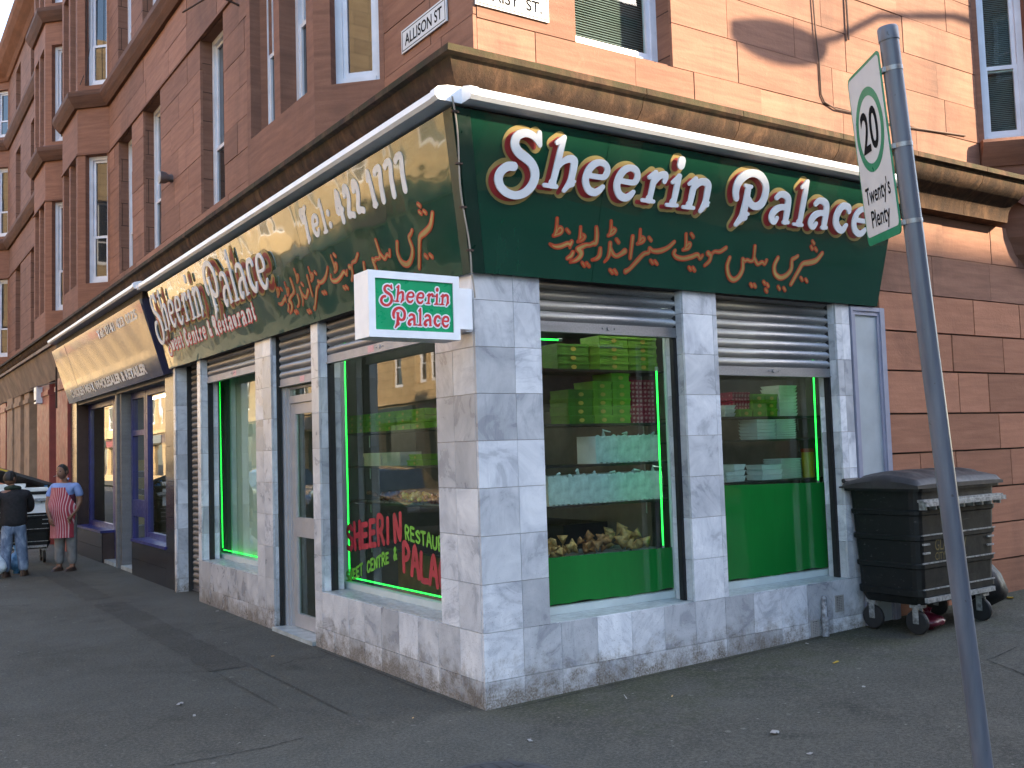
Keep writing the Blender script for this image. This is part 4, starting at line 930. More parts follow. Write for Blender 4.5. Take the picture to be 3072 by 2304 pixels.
# ------------------------------------------------------------------ inside the corner shop
rm = thing('shop_interior', 'dim shop room with dark walls seen through the corner windows', 'room', (2.2, 3.5, 0)); rm['kind'] = 'structure'; del rm['category']
boxo('floor', m_floor_in, rm, (.325, .325, .0), (4.2, 7.19, .03)); boxo('back_wall', m_room, rm, (4.15, .325, .03), (4.2, 7.19, 2.9)); boxo('end_wall', m_room, rm, (.325, 4.10, .03), (4.15, 4.16, 2.9)); boxo('ceiling', m_room, rm, (.1, .1, 2.83), (4.2, 7.19, 2.9))
boxo('inner_wall', m_room, rm, (.34, 7.1, .03), (4.15, 7.19, 2.83)); boxo('counter', m_shelf, rm, (1.9, 1.7, .03), (2.4, 3.9, .95)); boxo('display_rear', m_room, rm, (2.45, 1.15, .03), (2.5, 3.2, 2.0))
bd = thing('window_board', 'pale grey-green frosted board filling the smaller side window', 'board', (.4, 5.2, .5)); boxo('board', m_board, bd, (.40, 4.2, .48), (.42, 6.30, 2.8))
def shelf(lab, lo, hi):
    t_ = thing('display_shelf', lab, 'shelf', ((lo[0] + hi[0]) / 2, (lo[1] + hi[1]) / 2, lo[2])); boxo('shelf_board', m_shelf, t_, lo, hi)
    d = .012
    for x in (lo[0] + d, hi[0] - d):
        for y in (hi[1] - d,): MB().tube([(x, y, lo[2]), (x, y, lo[2] - .12)], .006, 6).build('bracket', m_tray, t_)
for z, n in ((2.228, 'topmost dark shelf, lime boxes, first corner window on the right'), (1.812, 'second dark shelf, lime and red boxes, first window right of the corner'), (1.502, 'third dark shelf with white tubs, first window right of the corner'), (1.203, 'fourth dark shelf with bagged white tubs, first window right of the corner')):
    shelf(n, (.60, .56, z - .018), (2.20, .92, z))
for z, n in ((1.853, 'upper dark shelf in the right-hand green window'), (1.652, 'middle dark shelf in the right-hand green window'), (1.298, 'lower dark shelf in the right-hand green window')): shelf(n, (2.35, .56, z - .016), (4.12, .92, z))
for z, n in ((1.832, 'upper dark shelf with lime boxes in the side street window'), (1.522, 'middle dark shelf with cartons in the side street window'), (1.19, 'lower dark shelf of sweets in the side street window'), (.80, 'lowest dark shelf behind the red painted words')): shelf(n, (.60, .62, z - .016), (.95, 3.6, z))
def carton(m, lo, hi, lab, grp, face='y', emblem=True, name='cake_box', cat='box'):
    c = (Vector(lo) + Vector(hi)) / 2; t_ = thing(name, lab, cat, (c.x, c.y, lo[2]), group=grp)
    j = rnd.uniform(-.006, .006); d = Vector((j if face == 'y' else 0, j if face == 'x' else 0, 0))
    g = .002; o = MB().box(Vector(lo) + d + Vector((g, g, 0)), Vector(hi) + d - Vector((g, g, g))).build('body', m, t_)
    h = hi[2] - lo[2]
    if face == 'y': MB().box((lo[0] + d.x - .001, lo[1] - .004, hi[2] - h * .30), (hi[0] + d.x + .001, hi[1], hi[2] - .0015)).build('lid', m, t_)
    else: MB().box((lo[0] - .004, lo[1] + d.y - .001, hi[2] - h * .30), (hi[0], hi[1] + d.y + .001, hi[2] - .0015)).build('lid', m, t_)
    if emblem:
        b = MB(); r_ = h * .24; cc = Vector((c.x + d.x, lo[1] - .0045, lo[2] + h * .42)) if face == 'y' else Vector((lo[0] - .0045, c.y + d.y, lo[2] + h * .42))
        b.v = [cc + (Vector((r_ * 1.6 * math.cos(a), 0, r_ * math.sin(a))) if face == 'y' else Vector((0, r_ * 1.6 * math.cos(a), r_ * math.sin(a)))) for a in [2 * math.pi * i / 12 for i in range(12)]]; b.f = [tuple(range(12))]; b.build('emblem', m_gold, t_, fix=False)
ORD = ['bottom', 'second', 'third', 'fourth', 'fifth', 'sixth', 'seventh', 'eighth', 'ninth']
def stack(m, x0, x1, z, n, h, lab, grp, y0=.6, y1=.84, **k):
    for i in range(n): carton(m, (x0, y0, z + i * h), (x1, y1, z + (i + 1) * h), lab.replace('#', ORD[i]), grp, **k)
stack(m_boxgreen, 1.50, 1.79, 2.228, 4, .068, '# lime cake box in the left stack, top shelf right of the corner', 'lime boxes on the top shelf'); stack(m_boxgreen, 1.795, 2.09, 2.228, 4, .068, '# lime cake box in the right stack, top shelf right of the corner', 'lime boxes on the top shelf')
stack(m_boxdark, 1.16, 1.47, 2.228, 3, .07, '# darker green cake box in the shadowed stack on the top shelf', 'dark boxes on the top shelf', .7, .9)
stack(m_boxdark, 1.18, 1.415, 1.812, 4, .066, '# dark green cake box of the low left stack, second shelf', 'dark boxes on the second shelf')
stack(m_boxgreen, 1.425, 1.61, 1.812, 5, .066, '# lime cake box of the middle stack on the second shelf', 'lime boxes on the second shelf'); stack(m_boxgreen, 1.615, 1.795, 1.812, 6, .066, '# lime cake box of the tall stack beside the red cartons', 'lime boxes on the second shelf')
for i in range(5):
    for j in range(2): carton(m_redbox, (1.803 + j * .125, .6, 1.812 + i * .069), (1.925 + j * .125, .84, 1.881 + i * .069), ORD[i] + ' red patterned carton in the ' + ['left', 'right'][j] + ' stack on the second shelf', 'red cartons on the second shelf', emblem=False, name='carton')
def tubbag(x0, x1, z0, z1, y0, y1, lab, grp):
    """bagged stack of nested white foam tubs"""
    t_ = thing('tub_stack', lab, 'food tubs', ((x0 + x1) / 2, y0, z0), group=grp); n = 4; w = (x1 - x0) / n
    for i in range(n):
        b = MB(); xa, xb = x0 + i * w + .002, x0 + (i + 1) * w - .002
        b.grid(lambda u, v: ((xa + xb) / 2 + (xb - xa) / 2 * math.copysign(abs(math.cos(2 * math.pi * u)) ** .4, math.cos(2 * math.pi * u)) * (1 - .05 * v), (y0 + y1) / 2 + (y1 - y0) / 2 * math.copysign(abs(math.sin(2 * math.pi * u)) ** .4, math.sin(2 * math.pi * u)), z0 + (z1 - z0) * v), 16, 3, True)
        b.f.append(tuple(len(b.v) - 16 + k for k in range(16))); b.build('tub', m_foam, t_, smooth=True)
    r = random.Random(int(x0 * 1000)); b = MB()
    b.grid(lambda u, v: (x0 - .006 + (x1 - x0 + .012) * u, y0 - .004 - .004 * math.sin(u * 40 + v * 9), z0 + .01 + (z1 - z0 - .012 + .016 * math.sin(u * 5.3 + x0 * 9) * math.sin(u * 13.1 + x0 * 31)) * v), 22, 4)
    b.build('bag_crumple', m_bagfilm, t_, smooth='all')
    kx = x0 + (x1 - x0) * r.uniform(.15, .85); kh = r.uniform(.3, 1.0); MB().tube([(kx, y0 + .03, z1), (kx - .03 * kh, y0 - .005, z1 + .045 * kh), (kx - r.uniform(-.06, .08), y0 - .01, z1 + .03 * kh)], [.016, .010, .004], 6).build('bag_knot', m_bagfilm, t_, smooth=True)
for a, q in ((1.432, 'left'), (1.65, 'middle'), (1.865, 'right')): tubbag(a, a + .21, 1.503, 1.715, .6, .86, q + ' bagged stack of white foam tubs on the third shelf', 'white tubs on the third shelf')
for i in range(6): tubbag(.956 + i * .187, .956 + i * .187 + .18, 1.204, 1.425, .58, .84, ['first', 'second', 'third', 'fourth', 'fifth', 'sixth'][i] + ' from the left of the bagged white tubs on the fourth shelf', 'white tubs on the fourth shelf')
# trays of samosas
shelf('dark counter carrying the samosa trays behind the green painted glass', (.60, .36, .80), (2.05, .98, .815))
def samosa(c, s, m, lab, grp):
    t_ = bpy.data.objects.new('samosa', samosa_me[m.name]); link(t_); t_.location = c; t_.rotation_euler = (rnd.uniform(-.9, .9), rnd.uniform(-.9, .9), rnd.uniform(0, 6.3)); t_.scale = (s, s, s); tag(t_, lab, 'samosa', grp)
samosa_me = {}
for m in (m_samosa, m_samosa2):
    b = MB(); P = [Vector((math.cos(a) * .055, math.sin(a) * .055, -.018)) for a in (0, 2.1, 4.2)] + [Vector((0, 0, .055))]
    def sph(i, j, t): return P[i].lerp(P[j], t)
    o = None; bm = bmesh.new(); vv = [bm.verts.new(p) for p in P]
    for f in ((2, 1, 0), (0, 1, 3), (1, 2, 3), (2, 0, 3)): bm.faces.new([vv[i] for i in f])
    bmesh.ops.subdivide_edges(bm, edges=bm.edges[:], cuts=2, use_grid_fill=True, smooth=.12); me = bpy.data.meshes.new('samosa'); bm.to_mesh(me); bm.free(); me.materials.append(m)
    for p in me.polygons: p.use_smooth = True
    samosa_me[m.name] = me
for k, (a, c, m, q) in enumerate(((.80, 1.13, m_samosa, 'pale'), (1.145, 1.47, m_samosa2, 'dark'), (1.485, 1.82, m_samosa, 'large golden'))):
    t_ = thing('steel_tray', ['left', 'middle', 'right'][k] + ' shallow steel tray holding ' + q + ' samosas', 'tray', ((a + c) / 2, .55, .816)); b = MB()
    b.box((a, .40, .816), (c, .74, .824)).box((a, .40, .824), (c, .406, .852)).box((a, .734, .824), (c, .74, .852)).box((a, .406, .824), (a + .006, .734, .852)).box((c - .006, .406, .824), (c, .734, .852)); b.build('tray', m_tray, t_)
    for i in range(20):
        u, v = rnd.random(), rnd.random(); hh = .12 * math.sin(math.pi * (.15 + .7 * u)) * (1.2 if k == 2 else 1)
        samosa(Vector((a + .04 + (c - a - .08) * u, .43 + .26 * v, .855 + rnd.random() * hh)), rnd.uniform(.8, 1.1) * (1.15 if k == 2 else .9), m, q + ' fried samosa heaped on the ' + ['left', 'middle', 'right'][k] + ' tray', 'samosas on the ' + ['left', 'middle', 'right'][k] + ' tray')
# right-hand green window
for x0, n, q in ((3.01, 1, 'left'), (3.175, 3, 'middle'), (3.335, 3, 'right')): stack(m_boxgreen, x0, x0 + .155, 1.853, n, .066, '# lime cake box of the ' + q + ' stack in the right-hand window', 'lime boxes in the right-hand window')
for i in range(2):
    for j in range(2): carton(m_redbox, (2.95 + j * .11, .62, 1.92 + i * .075), (3.055 + j * .11, .84, 1.992 + i * .075), ['lower', 'upper'][i] + ' ' + ['left', 'right'][j] + ' red patterned carton on lime boxes in the right-hand window', 'red cartons in the right-hand window', emblem=False, name='carton')
def trays(x0, x1, y0, y1, z0, n, h, lab, m=None):
    t_ = thing('foam_tray_stack', lab, 'food trays', ((x0 + x1) / 2, y0, z0))
    for i in range(n):
        j = rnd.uniform(-.004, .004); e = .012
        MB().hexa([(x0 + e + j, y0 + e, z0 + i * h), (x1 - e + j, y0 + e, z0 + i * h), (x1 - e + j, y1 - e, z0 + i * h), (x0 + e + j, y1 - e, z0 + i * h), (x0 + j, y0, z0 + (i + 1) * h - .003), (x1 + j, y0, z0 + (i + 1) * h - .003), (x1 + j, y1, z0 + (i + 1) * h - .003), (x0 + j, y1, z0 + (i + 1) * h - .003)]).build('tray', m or m_foam, t_)
trays(3.52, 3.76, .6, .82, 1.853, 9, .031, 'tall stack of white foam trays beside lime boxes on the upper shelf')
trays(2.84, 2.97, .6, .74, 1.853, 3, .034, 'short stack of white tubs at the left of the upper shelf')
trays(3.22, 3.46, .6, .82, 1.652, 6, .03, 'left stack of white foam trays on the middle shelf'); trays(3.47, 3.73, .6, .82, 1.652, 9, .02, 'right stack of thin foam trays on the middle shelf')
trays(3.26, 3.52, .6, .8, 1.298, 3, .045, 'wrapped low stack of white boxes on the lower shelf'); trays(3.53, 3.80, .62, .84, 1.298, 12, .015, 'stack of flat white lids on the lower shelf')
trays(2.82, 2.93, .6, .72, 1.298, 3, .03, 'three small white tubs at the left of the lower shelf'); trays(2.94, 3.08, .62, .8, 1.298, 3, .05, 'white wedge shaped tub stack near the middle of the lower shelf')
yt = thing('plastic_tub', 'yellow plastic tub beside the green neon in the right-hand window', 'tub', (3.93, .66, 1.298)); MB().lathe((3.93, .66, 1.298), [(.055, 0), (.06, .22), (.056, .225)], 16).build('tub', m_yellow_tub, yt, smooth=True); MB().lathe((3.93, .66, 1.524), [(.062, 0), (.062, .03), (.05, .034)], 16).build('lid', m_ltr_orange, yt, smooth=True)
# side street window
for i in range(5):
    for r_ in range(3): carton(m_boxgreen, (.65, 2.455 + i * .2, 1.832 + r_ * .058), (.86, 2.645 + i * .2, 1.888 + r_ * .058), ['bottom', 'middle', 'top'][r_] + ' lime box, ' + ['fifth', 'fourth', 'third', 'second', 'first'][4 - i] + ' small stack from the corner, side window upper shelf', 'lime boxes in the side window', face='x')
for i in range(2):
    for r_ in range(3): carton(m_boxgreen, (.65, 1.90 + i * .265, 1.832 + r_ * .058), (.86, 2.155 + i * .265, 1.888 + r_ * .058), ['bottom', 'middle', 'top'][r_] + ' wide lime box of the ' + ['nearer', 'farther'][i] + ' wide stack, side window upper shelf', 'lime boxes in the side window', face='x')
m_cream = plain('cream_card', (.50, .47, .40), .7)
for i, (a, c) in enumerate(((2.76, 3.12), (2.37, 2.73))): carton(m_cream, (.65, a, 1.522), (.86, c, 1.642), ['nearer', 'farther'][1 - i] + ' cream carton on the middle shelf of the side window', None, face='x', emblem=False, name='carton')
for i in range(2): carton(m_boxgreen, (.65, 1.95 + .02 * i, 1.522 + i * .05), (.86, 2.24 - .04 * i, 1.57 + i * .05), ['lower', 'upper'][i] + ' single lime box on the middle shelf of the side window', None, face='x')
def sweets(y0, y1, cols, lab, n=34):
    t_ = thing('sweet_tray', lab, 'sweets', (.78, (y0 + y1) / 2, 1.19)); boxo('tray', m_tray, t_, (.66, y0, 1.19), (.92, y1, 1.20)); ms = [plain('sweet_%s_%d' % (lab[:6], i), c, .5) for i, c in enumerate(cols)]
    for i in range(n):
        r_ = .021; c = Vector((rnd.uniform(.68, .9), rnd.uniform(y0 + .02, y1 - .02), 1.22 + rnd.random() * .05)); b = MB(); b.lathe(c, [(.2 * r_, -r_), (.8 * r_, -.6 * r_), (r_, 0), (.8 * r_, .6 * r_), (.2 * r_, r_)], 8); b.build('sweet', ms[i % len(ms)], t_, smooth='all')
sweets(2.14, 2.60, [(.45, .38, .08), (.35, .42, .10), (.5, .44, .2)], 'heap of yellow and green round sweets on the lower shelf'); sweets(2.65, 3.2, [(.16, .07, .04), (.22, .10, .05)], 'heap of brown round sweets on the lower shelf'); sweets(1.55, 2.10, [(.2, .08, .05), (.3, .12, .06)], 'tray of reddish brown sweets at the corner end of the lower shelf')
pb = thing('plywood_panel', 'plain plywood panel standing below the counter in the side window', 'board', (1.0, 2.7, .03)); boxo('panel', m_ply, pb, (1.0, 2.25, .03), (1.02, 3.15, .76))
# green neon tubes
def neon(path, lab):
    t_ = thing('neon_tube', lab, 'neon light', path[0]); MB().tube(path, .0062, 8).build('tube', m_neon, t_, smooth=True)
    for p, q in ((path[0], path[1]), (path[-1], path[-2])):
        d = (Vector(q) - Vector(p)).normalized(); MB().tube([Vector(p) - d * .03, Vector(p) + d * .004], .012, 8).build('end_cap', m_alu, t_, smooth=True)
neon([(1.862, .36, .86), (1.866, .36, 2.21)], 'upright green neon tube in the first window right of the corner'); neon([(3.69, .36, 1.28), (3.703, .36, 2.40)], 'upright green neon tube in the right-hand green window')
neon([(.36, 2.835, .56), (.36, 2.85, 2.70)], 'upright green neon tube left of the red painted words'); neon([(.36, 2.80, .545), (.36, .62, .545)], 'level green neon tube along the sill below the painted words')
neon([(.36, 6.50, .56), (.36, 6.56, 2.70)], 'upright green neon tube in the frosted side window'); neon([(.36, 6.46, .545), (.36, 4.35, .545)], 'level green neon tube along the frosted side window sill')
neon([(.70, .36, 2.417), (.93, .36, 2.417)], 'short level green neon tube below the shutter right of the corner')
for lo, hi, n in (((.75, .47), (1.95, .47), 'added fill light strip hidden above the display right of the corner pillar'), ((2.4, .47), (3.7, .47), 'added fill light strip hidden above the right-hand window display'), ((.47, .8), (.47, 2.6), 'added fill light strip hidden above the side window display')):
    t_ = thing('fluorescent_light', n, 'ceiling light', (lo[0], lo[1], 2.75)); a_, c_ = Vector((*lo, 2.76)), Vector((*hi, 2.76)); boxo('batten', m_upvc, t_, (min(lo[0], hi[0]) - .03, min(lo[1], hi[1]) - .03, 2.78), (max(lo[0], hi[0]) + .03, max(lo[1], hi[1]) + .03, 2.826)); MB().tube([a_, c_], .014, 8).build('tube', m_filltube, t_, smooth=True)  # unseen strips added because the displayed goods stayed too dark
# brushed words on the side window
CAP = {'S': [[(.8, .85), (.45, 1), (.12, .8), (.4, .55), (.8, .35), (.6, .03), (.1, .1)]], 'H': [[(.1, 1), (.1, 0)], [(.8, 1), (.8, 0)], [(.1, .5), (.8, .52)]], 'E': [[(.12, 1), (.1, 0)], [(.12, 1), (.75, .98)], [(.1, .52), (.65, .52)], [(.1, .02), (.78, .0)]], 'R': [[(.12, 0), (.12, 1), (.6, .98), (.75, .75), (.55, .52), (.15, .5)], [(.4, .5), (.8, 0)]], 'I': [[(.3, 1), (.3, 0)]], 'N': [[(.1, 0), (.12, 1), (.75, .05), (.8, 1)]], 'P': [[(.12, 0), (.12, 1), (.65, .95), (.75, .7), (.5, .5), (.15, .48)]], 'A': [[(.0, 0), (.42, 1), (.85, 0)], [(.2, .38), (.65, .38)]], 'L': [[(.12, 1), (.1, .03), (.75, .0)]], 'C': [[(.8, .85), (.45, 1), (.1, .6), (.2, .1), (.55, .0), (.82, .2)]], 'T': [[(.4, 1), (.4, 0)], [(.0, .97), (.82, 1)]], 'U': [[(.1, 1), (.12, .2), (.45, .0), (.75, .2), (.8, 1)]], 'W': [[(.0, 1), (.22, 0), (.42, .7), (.62, 0), (.85, 1)]], '&': [[(.85, .0), (.25, .75), (.45, 1), (.62, .8), (.15, .3), (.3, .0), (.8, .35)]]}
pw = thing('painted_words', 'hand brushed red and green words on the side street window glass', 'lettering', (.28, 1.7, .5))
def brushed(txt, y0, z0, y1, z1, h, m, r_, lean=.0):
    """letters on the glass, baseline from (y0, z0) to (y1, z1)"""
    n = len(txt); st = []
    for i, ch in enumerate(txt):
        if ch == ' ': continue
        t0 = i / n; w = 1 / n
        S_ = [[(t0 + w * (px * .92 + rnd.uniform(-.03, .03)), py, r_) for px, py in s] for s in CAP[ch]]
        S_ = [[(px * abs(y1 - y0), (z0 + (z1 - z0) * px) + py * h * (1 + .08 * math.sin(i * 2.1)), r_) for px, py, r_ in s] for s in S_]
        X, Y, D_ = field(S_, .004, .02); plate('brushed_letter', contours(X, Y, D_, 0), m, pw, lambda x, y, o: Vector((.2765 - o, y0 - x, y)), .0, .0012)
m_bred = plain('crimson_window_paint', (.36, .03, .045), .5, var=.2, sc_=8); m_bgrn = plain('green_window_paint', (.14, .40, .04), .5, var=.2, sc_=8)
brushed('SHEERIN', 2.69, .80, 1.62, .955, .20, m_bred, .024); brushed('PALACE', 1.63, .715, .75, .60, .205, m_bred, .024)
brushed('RESTAURANT', 1.58, .965, .70, .87, .095, m_bgrn, .011); brushed('SWEET CENTRE &', 2.72, .52, 1.72, .80, .085, m_bgrn, .0105)
# ------------------------------------------------------------------ butcher's shop next door
FB = Fr((.03, 0), (.03, 1), True)
bs = thing('butcher_shopfront', 'blue framed shopfront with dark granite stallrisers next to the marble shop', 'shopfront', (.03, 10.9, 0))
for a, c, z in ((7.282, 7.80, 2.72), (7.80, 9.72, .48), (11.83, 14.0, .48), (14.0, 14.6, 2.72)): MB().boxF(FB, a, c, -.02, z, -.3, -.015).build('stallriser_core', m_mortar, bs)
def dtile(a, c, z0, z1, o=0.0): piece('granite_tile', m_darktile, bs, FB, a + .002, c - .002, z0 + .002, z1 - .002, -.014, o)
for a, c in ((7.285, 7.54), (7.54, 7.80), (14.0, 14.3), (14.3, 14.6)):
    for j in range(6): dtile(a, c, j * .453, (j + 1) * .453)
for lo, hi, n in ((7.80, 9.72, 4), (11.83, 14.0, 4)):
    for i in range(n):
        for j in range(2): dtile(lo + (hi - lo) * i / n, lo + (hi - lo) * (i + 1) / n, j * .24, (j + 1) * .24)
def bwin(a, c, z0, z1, nm='shop_window', dep=-.20, fw=.09, split=None):
    b = MB(); b.boxF(FB, a, a + fw, z0, z1, dep - .08, dep); b.boxF(FB, c - fw, c, z0, z1, dep - .08, dep); b.boxF(FB, a + fw, c - fw, z0, z0 + fw * .9, dep - .08, dep); b.boxF(FB, a + fw, c - fw, z1 - fw, z1, dep - .08, dep)
    if split:
        for s0, s1 in split: b.boxF(FB, a + fw, c - fw, s0, s1, dep - .079, dep - .001)
    w = b.build(nm, m_blue, bs); MB().boxF(FB, a + fw, c - fw, z0 + fw * .9, z1 - fw, dep - .045, dep - .039).build('pane', m_glass, w); return w
bwin(7.80, 9.68, .52, 2.68); bwin(11.86, 13.98, .52, 2.68); bwin(9.70, 10.62, .06, 2.68, 'door', split=[(.80, 1.05), (2.02, 2.10)], fw=.10); bwin(11.05, 11.84, .06, 2.68, 'side_door', split=[(2.02, 2.1)], fw=.2)
MB().boxF(FB, 7.80, 9.70, .482, .52, -.30, .02).build('window_sill', m_blue, bs); MB().boxF(FB, 11.83, 14.0, .482, .52, -.30, .02).build('window_sill', m_blue, bs)
for a, c in ((10.64, 10.74), (10.78, 10.88), (10.92, 11.03)): MB().boxF(FB, a, c, .0, 2.72, -.22, -.02 if a == 10.78 else -.06).build('shutter_post', m_galv_dark, bs)
MB().boxF(FB, 9.70, 10.62, -.02, .055, -.3, -.04).build('doorstep', m_sill, bs); MB().boxF(FB, 11.05, 11.84, -.02, .055, -.3, -.04).build('doorstep', m_sill, bs)
MB().boxF(FB, 7.3, 14.6, 2.68, 2.78, -.25, -.02).build('shutter_housing', m_galv_dark, bs)
bi = thing('butcher_interior', 'bright butcher shop room seen through blue framed windows', 'room', (2, 11, 0)); bi['kind'] = 'structure'; del bi['category']
boxo('floor', m_floor_in, bi, (.34, 7.3, .0), (4.15, 14.6, .03)); boxo('rear_wall', m_room, bi, (4.1, 7.3, .03), (4.15, 14.6, 2.8)); boxo('ceiling', m_room, bi, (.3, 7.3, 2.84), (4.15, 14.6, 2.9)); boxo('party_wall', m_room, bi, (.34, 14.5, .03), (4.1, 14.6, 2.84)); boxo('counter', m_upvc, bi, (2.0, 8.5, .03), (2.5, 13.5, 1.0))
for i, (x, y, n) in enumerate(((1.0, 8.7, 'nearest'), (1.0, 11.9, 'middle'), (2.2, 10.4, 'rear'))):
    t_ = thing('fluorescent_light', n + ' lit fluorescent tube on the butcher shop ceiling', 'ceiling light', (x, y, 2.72)); boxo('batten', m_upvc, t_, (x - .04, y - .65, 2.74), (x + .04, y + .65, 2.80)); MB().tube([(x, y - .6, 2.715), (x, y + .6, 2.715)], .016, 8).build('tube', m_tubelamp, t_, smooth=True)
ms_ = [plain('white_pack', (.50, .52, .50), .4), plain('pale_green_pack', (.10, .30, .10), .4), plain('grey_pack', (.30, .33, .38), .4)]
k = 0
for cidx, y in enumerate((8.05, 8.42, 8.80, 9.18)):
    for j in range(9 - cidx % 2):
        t_ = thing('rice_sack', ORD[j] + ' ' + ['white', 'grey', 'green', 'white', 'green', 'grey', 'white'][(j * 2 + cidx) % 7] + ' sack of the ' + ['first', 'second', 'third', 'fourth'][cidx] + ' stack in the near butcher window', 'sack', (.55, y, .55 + j * .1), group='sacks stacked in the butcher window'); b = MB(); z = .53 + j * .1; yo = rnd.uniform(-.04, .04)
        b.grid(lambda u, v: (.60 - .16 * math.copysign(abs(math.cos(2 * math.pi * u)) ** .6, math.cos(2 * math.pi * u)) * math.sin(math.pi * (.06 + .88 * v)) ** .5, y + yo + .17 * (2 * v - 1), z + .05 + .05 * math.copysign(abs(math.sin(2 * math.pi * u)) ** .7, math.sin(2 * math.pi * u)) * math.sin(math.pi * (.06 + .88 * v)) ** .5 - .02 * math.cos(2 * math.pi * u)), 12, 6, True); b.build('sack', ms_[[0, 2, 1, 0, 1, 2, 0][(j * 2 + cidx) % 7]], t_, smooth='all')
for i, (y, h_) in enumerate(((12.2, 1.2), (12.9, 1.5), (13.5, .9))):
    t_ = thing('display_rack', ['left', 'tall middle', 'right'][i] + ' rack of goods behind the far butcher window', 'rack', (.7, y, .05))
    for z in (.5, .8, 1.1, 1.4): MB().box((.6, y - .25, .05 + z), (.9, y + .25, .07 + z)).build('shelf', m_tray, t_); MB().box((.64, y - .2, .07 + z), (.86, y + .2, .25 + z)).build('goods', [ms_[0], m_redpaint, m_gold][int(z * 10 + i) % 3], t_)
# butcher's fascia
KB = .31
def fnB(x, t, o): return Vector((-.05 - KB * t / 1.047 - o * .955, 14.25 - x, 2.72 + t / 1.047 - o * .3))
bsn = thing('fascia_sign', 'navy butcher fascia reading CHICKEN MEAT, WHOLESALER & RETAILER', 'shop sign', (-.1, 10.9, 2.72))
for a, c in ((0, 1.25), (1.256, 3.15), (3.156, 5.0), (5.006, 6.72)): b = MB(); slab(b, fnB, a, c, 0, 1.0, -.03, rnd.uniform(-.004, .003)); b.build('sign_panel', m_navy, bsn)
b = MB(); slab(b, fnB, 0, 6.72, .0, 1.0, -.20, -.032); b.build('sign_box', m_navy, bsn)
text_mesh('lettering', 'CHICKEN MEAT, WHOLESALER & RETAILER', m_ltr_white, bsn, lambda x, y, o: fnB(x, y, o), .19, .5, .09, .006, width=5.5, bold=.008)
text_mesh('lettering', 'Tel: 0141 423 0225', m_ltr_white, bsn, lambda x, y, o: fnB(x, y, o), .17, 3.9, .80, .006, width=2.5, bold=.006)
t_ = thing('awning_cassette', 'white awning cassette above the navy butcher sign', 'awning', (-.3, 10.9, 3.83)); MB().sweep([(o, z + .03) for o, z in CAS], [(-.24, 14.2), (-.24, 7.50)]).build('cassette', m_white, t_); MB().sweep([(o * 1.06, 3.853 + (z - 3.823) * 1.1) for o, z in CAS], [(-.24, 7.54), (-.24, 7.48)]).build('end_cap', m_white, t_); MB().sweep([(.0, 3.80), (.05, 3.80), (.06, 3.69), (.0, 3.68)], [(-.24, 14.1), (-.24, 7.6)]).build('back_rail', m_soffit, t_)
# ------------------------------------------------------------------ red painted shop beyond
FD = Fr((0, 0), (0, 1), True)
rp_ = thing('red_shopfront', 'shopfront with red painted pilasters beyond the butcher', 'shopfront', (0, 20, 0))
b = MB(); b.boxF(FD, 14.62, 32, -.02, 3.4, -.45, -.30); b.build('recess_wall', m_redpaint, rp_)
for a, c, m, o in ((14.64, 15.9, m_redpaint, .02), (16.75, 18.35, m_redpaint, .02), (19.7, 20.5, m_tan, .0), (21.0, 22.1, m_tan, .02), (22.3, 23.4, m_tan, .04), (24.0, 25.2, m_redpaint, .0), (26.5, 28, m_redpaint, .02), (29, 31, m_tan, .0)):
    MB().boxF(FD, a, c, .0, 3.36, -.30, o).boxF(FD, a - .04, c + .04, .0, .35, -.30, o + .03).boxF(FD, a - .03, c + .03, 3.05, 3.15, -.30, o + .03).build('pilaster', m, rp_)
for a, c in ((18.4, 19.65), (15.95, 16.7), (25.3, 26.4)): MB().boxF(FD, a, c, .0, 3.0, -.295, -.28).build('dark_door', m_dark, rp_)
fb_ = thing('fascia_board', 'weathered brown sloping fascia board beyond the butcher sign', 'fascia', (0, 20, 3.3))
for i in range(8):
    y0 = 14.7 + i * 2.0; b = MB(); b.hexa([(-.03, y0, 3.30), (-.03, y0 + 1.99, 3.30), (.1, y0 + 1.99, 3.30), (.1, y0, 3.30), (-.22, y0, 3.86), (-.22, y0 + 1.99, 3.86), (.1, y0 + 1.99, 3.86), (.1, y0, 3.86)]); b.build('board', m_taupe, fb_)
MB().sweep([(0, 3.95), (.12, 3.93), (.12, 3.87), (0, 3.87)], [(-.15, 31), (-.15, 14.7)]).build('moulding', m_taupe, fb_)
ab = thing('alarm_box', 'white alarm box high on a red pilaster', 'alarm', (-.05, 17.8, 2.9)); MB().box((-.14, 17.62, 2.92), (-.02, 17.95, 3.27)).build('box', m_upvc, ab); MB().box((-.145, 17.66, 2.96), (-.139, 17.91, 3.0)).build('label_strip', m_signblack, ab)
ir = thing('sign_bracket', 'rusty iron sign rod projecting beside the butcher fascia', 'bracket', (-.1, 15.4, 3.2)); MB().tube([(-.1, 15.35, 3.5), (-.1, 15.35, 2.7)], .02, 6).tube([(-.1, 15.35, 3.2), (-.1, 16.9, 3.26), (-.12, 18.5, 3.3)], .014, 6).build('rod', m_iron, ir)
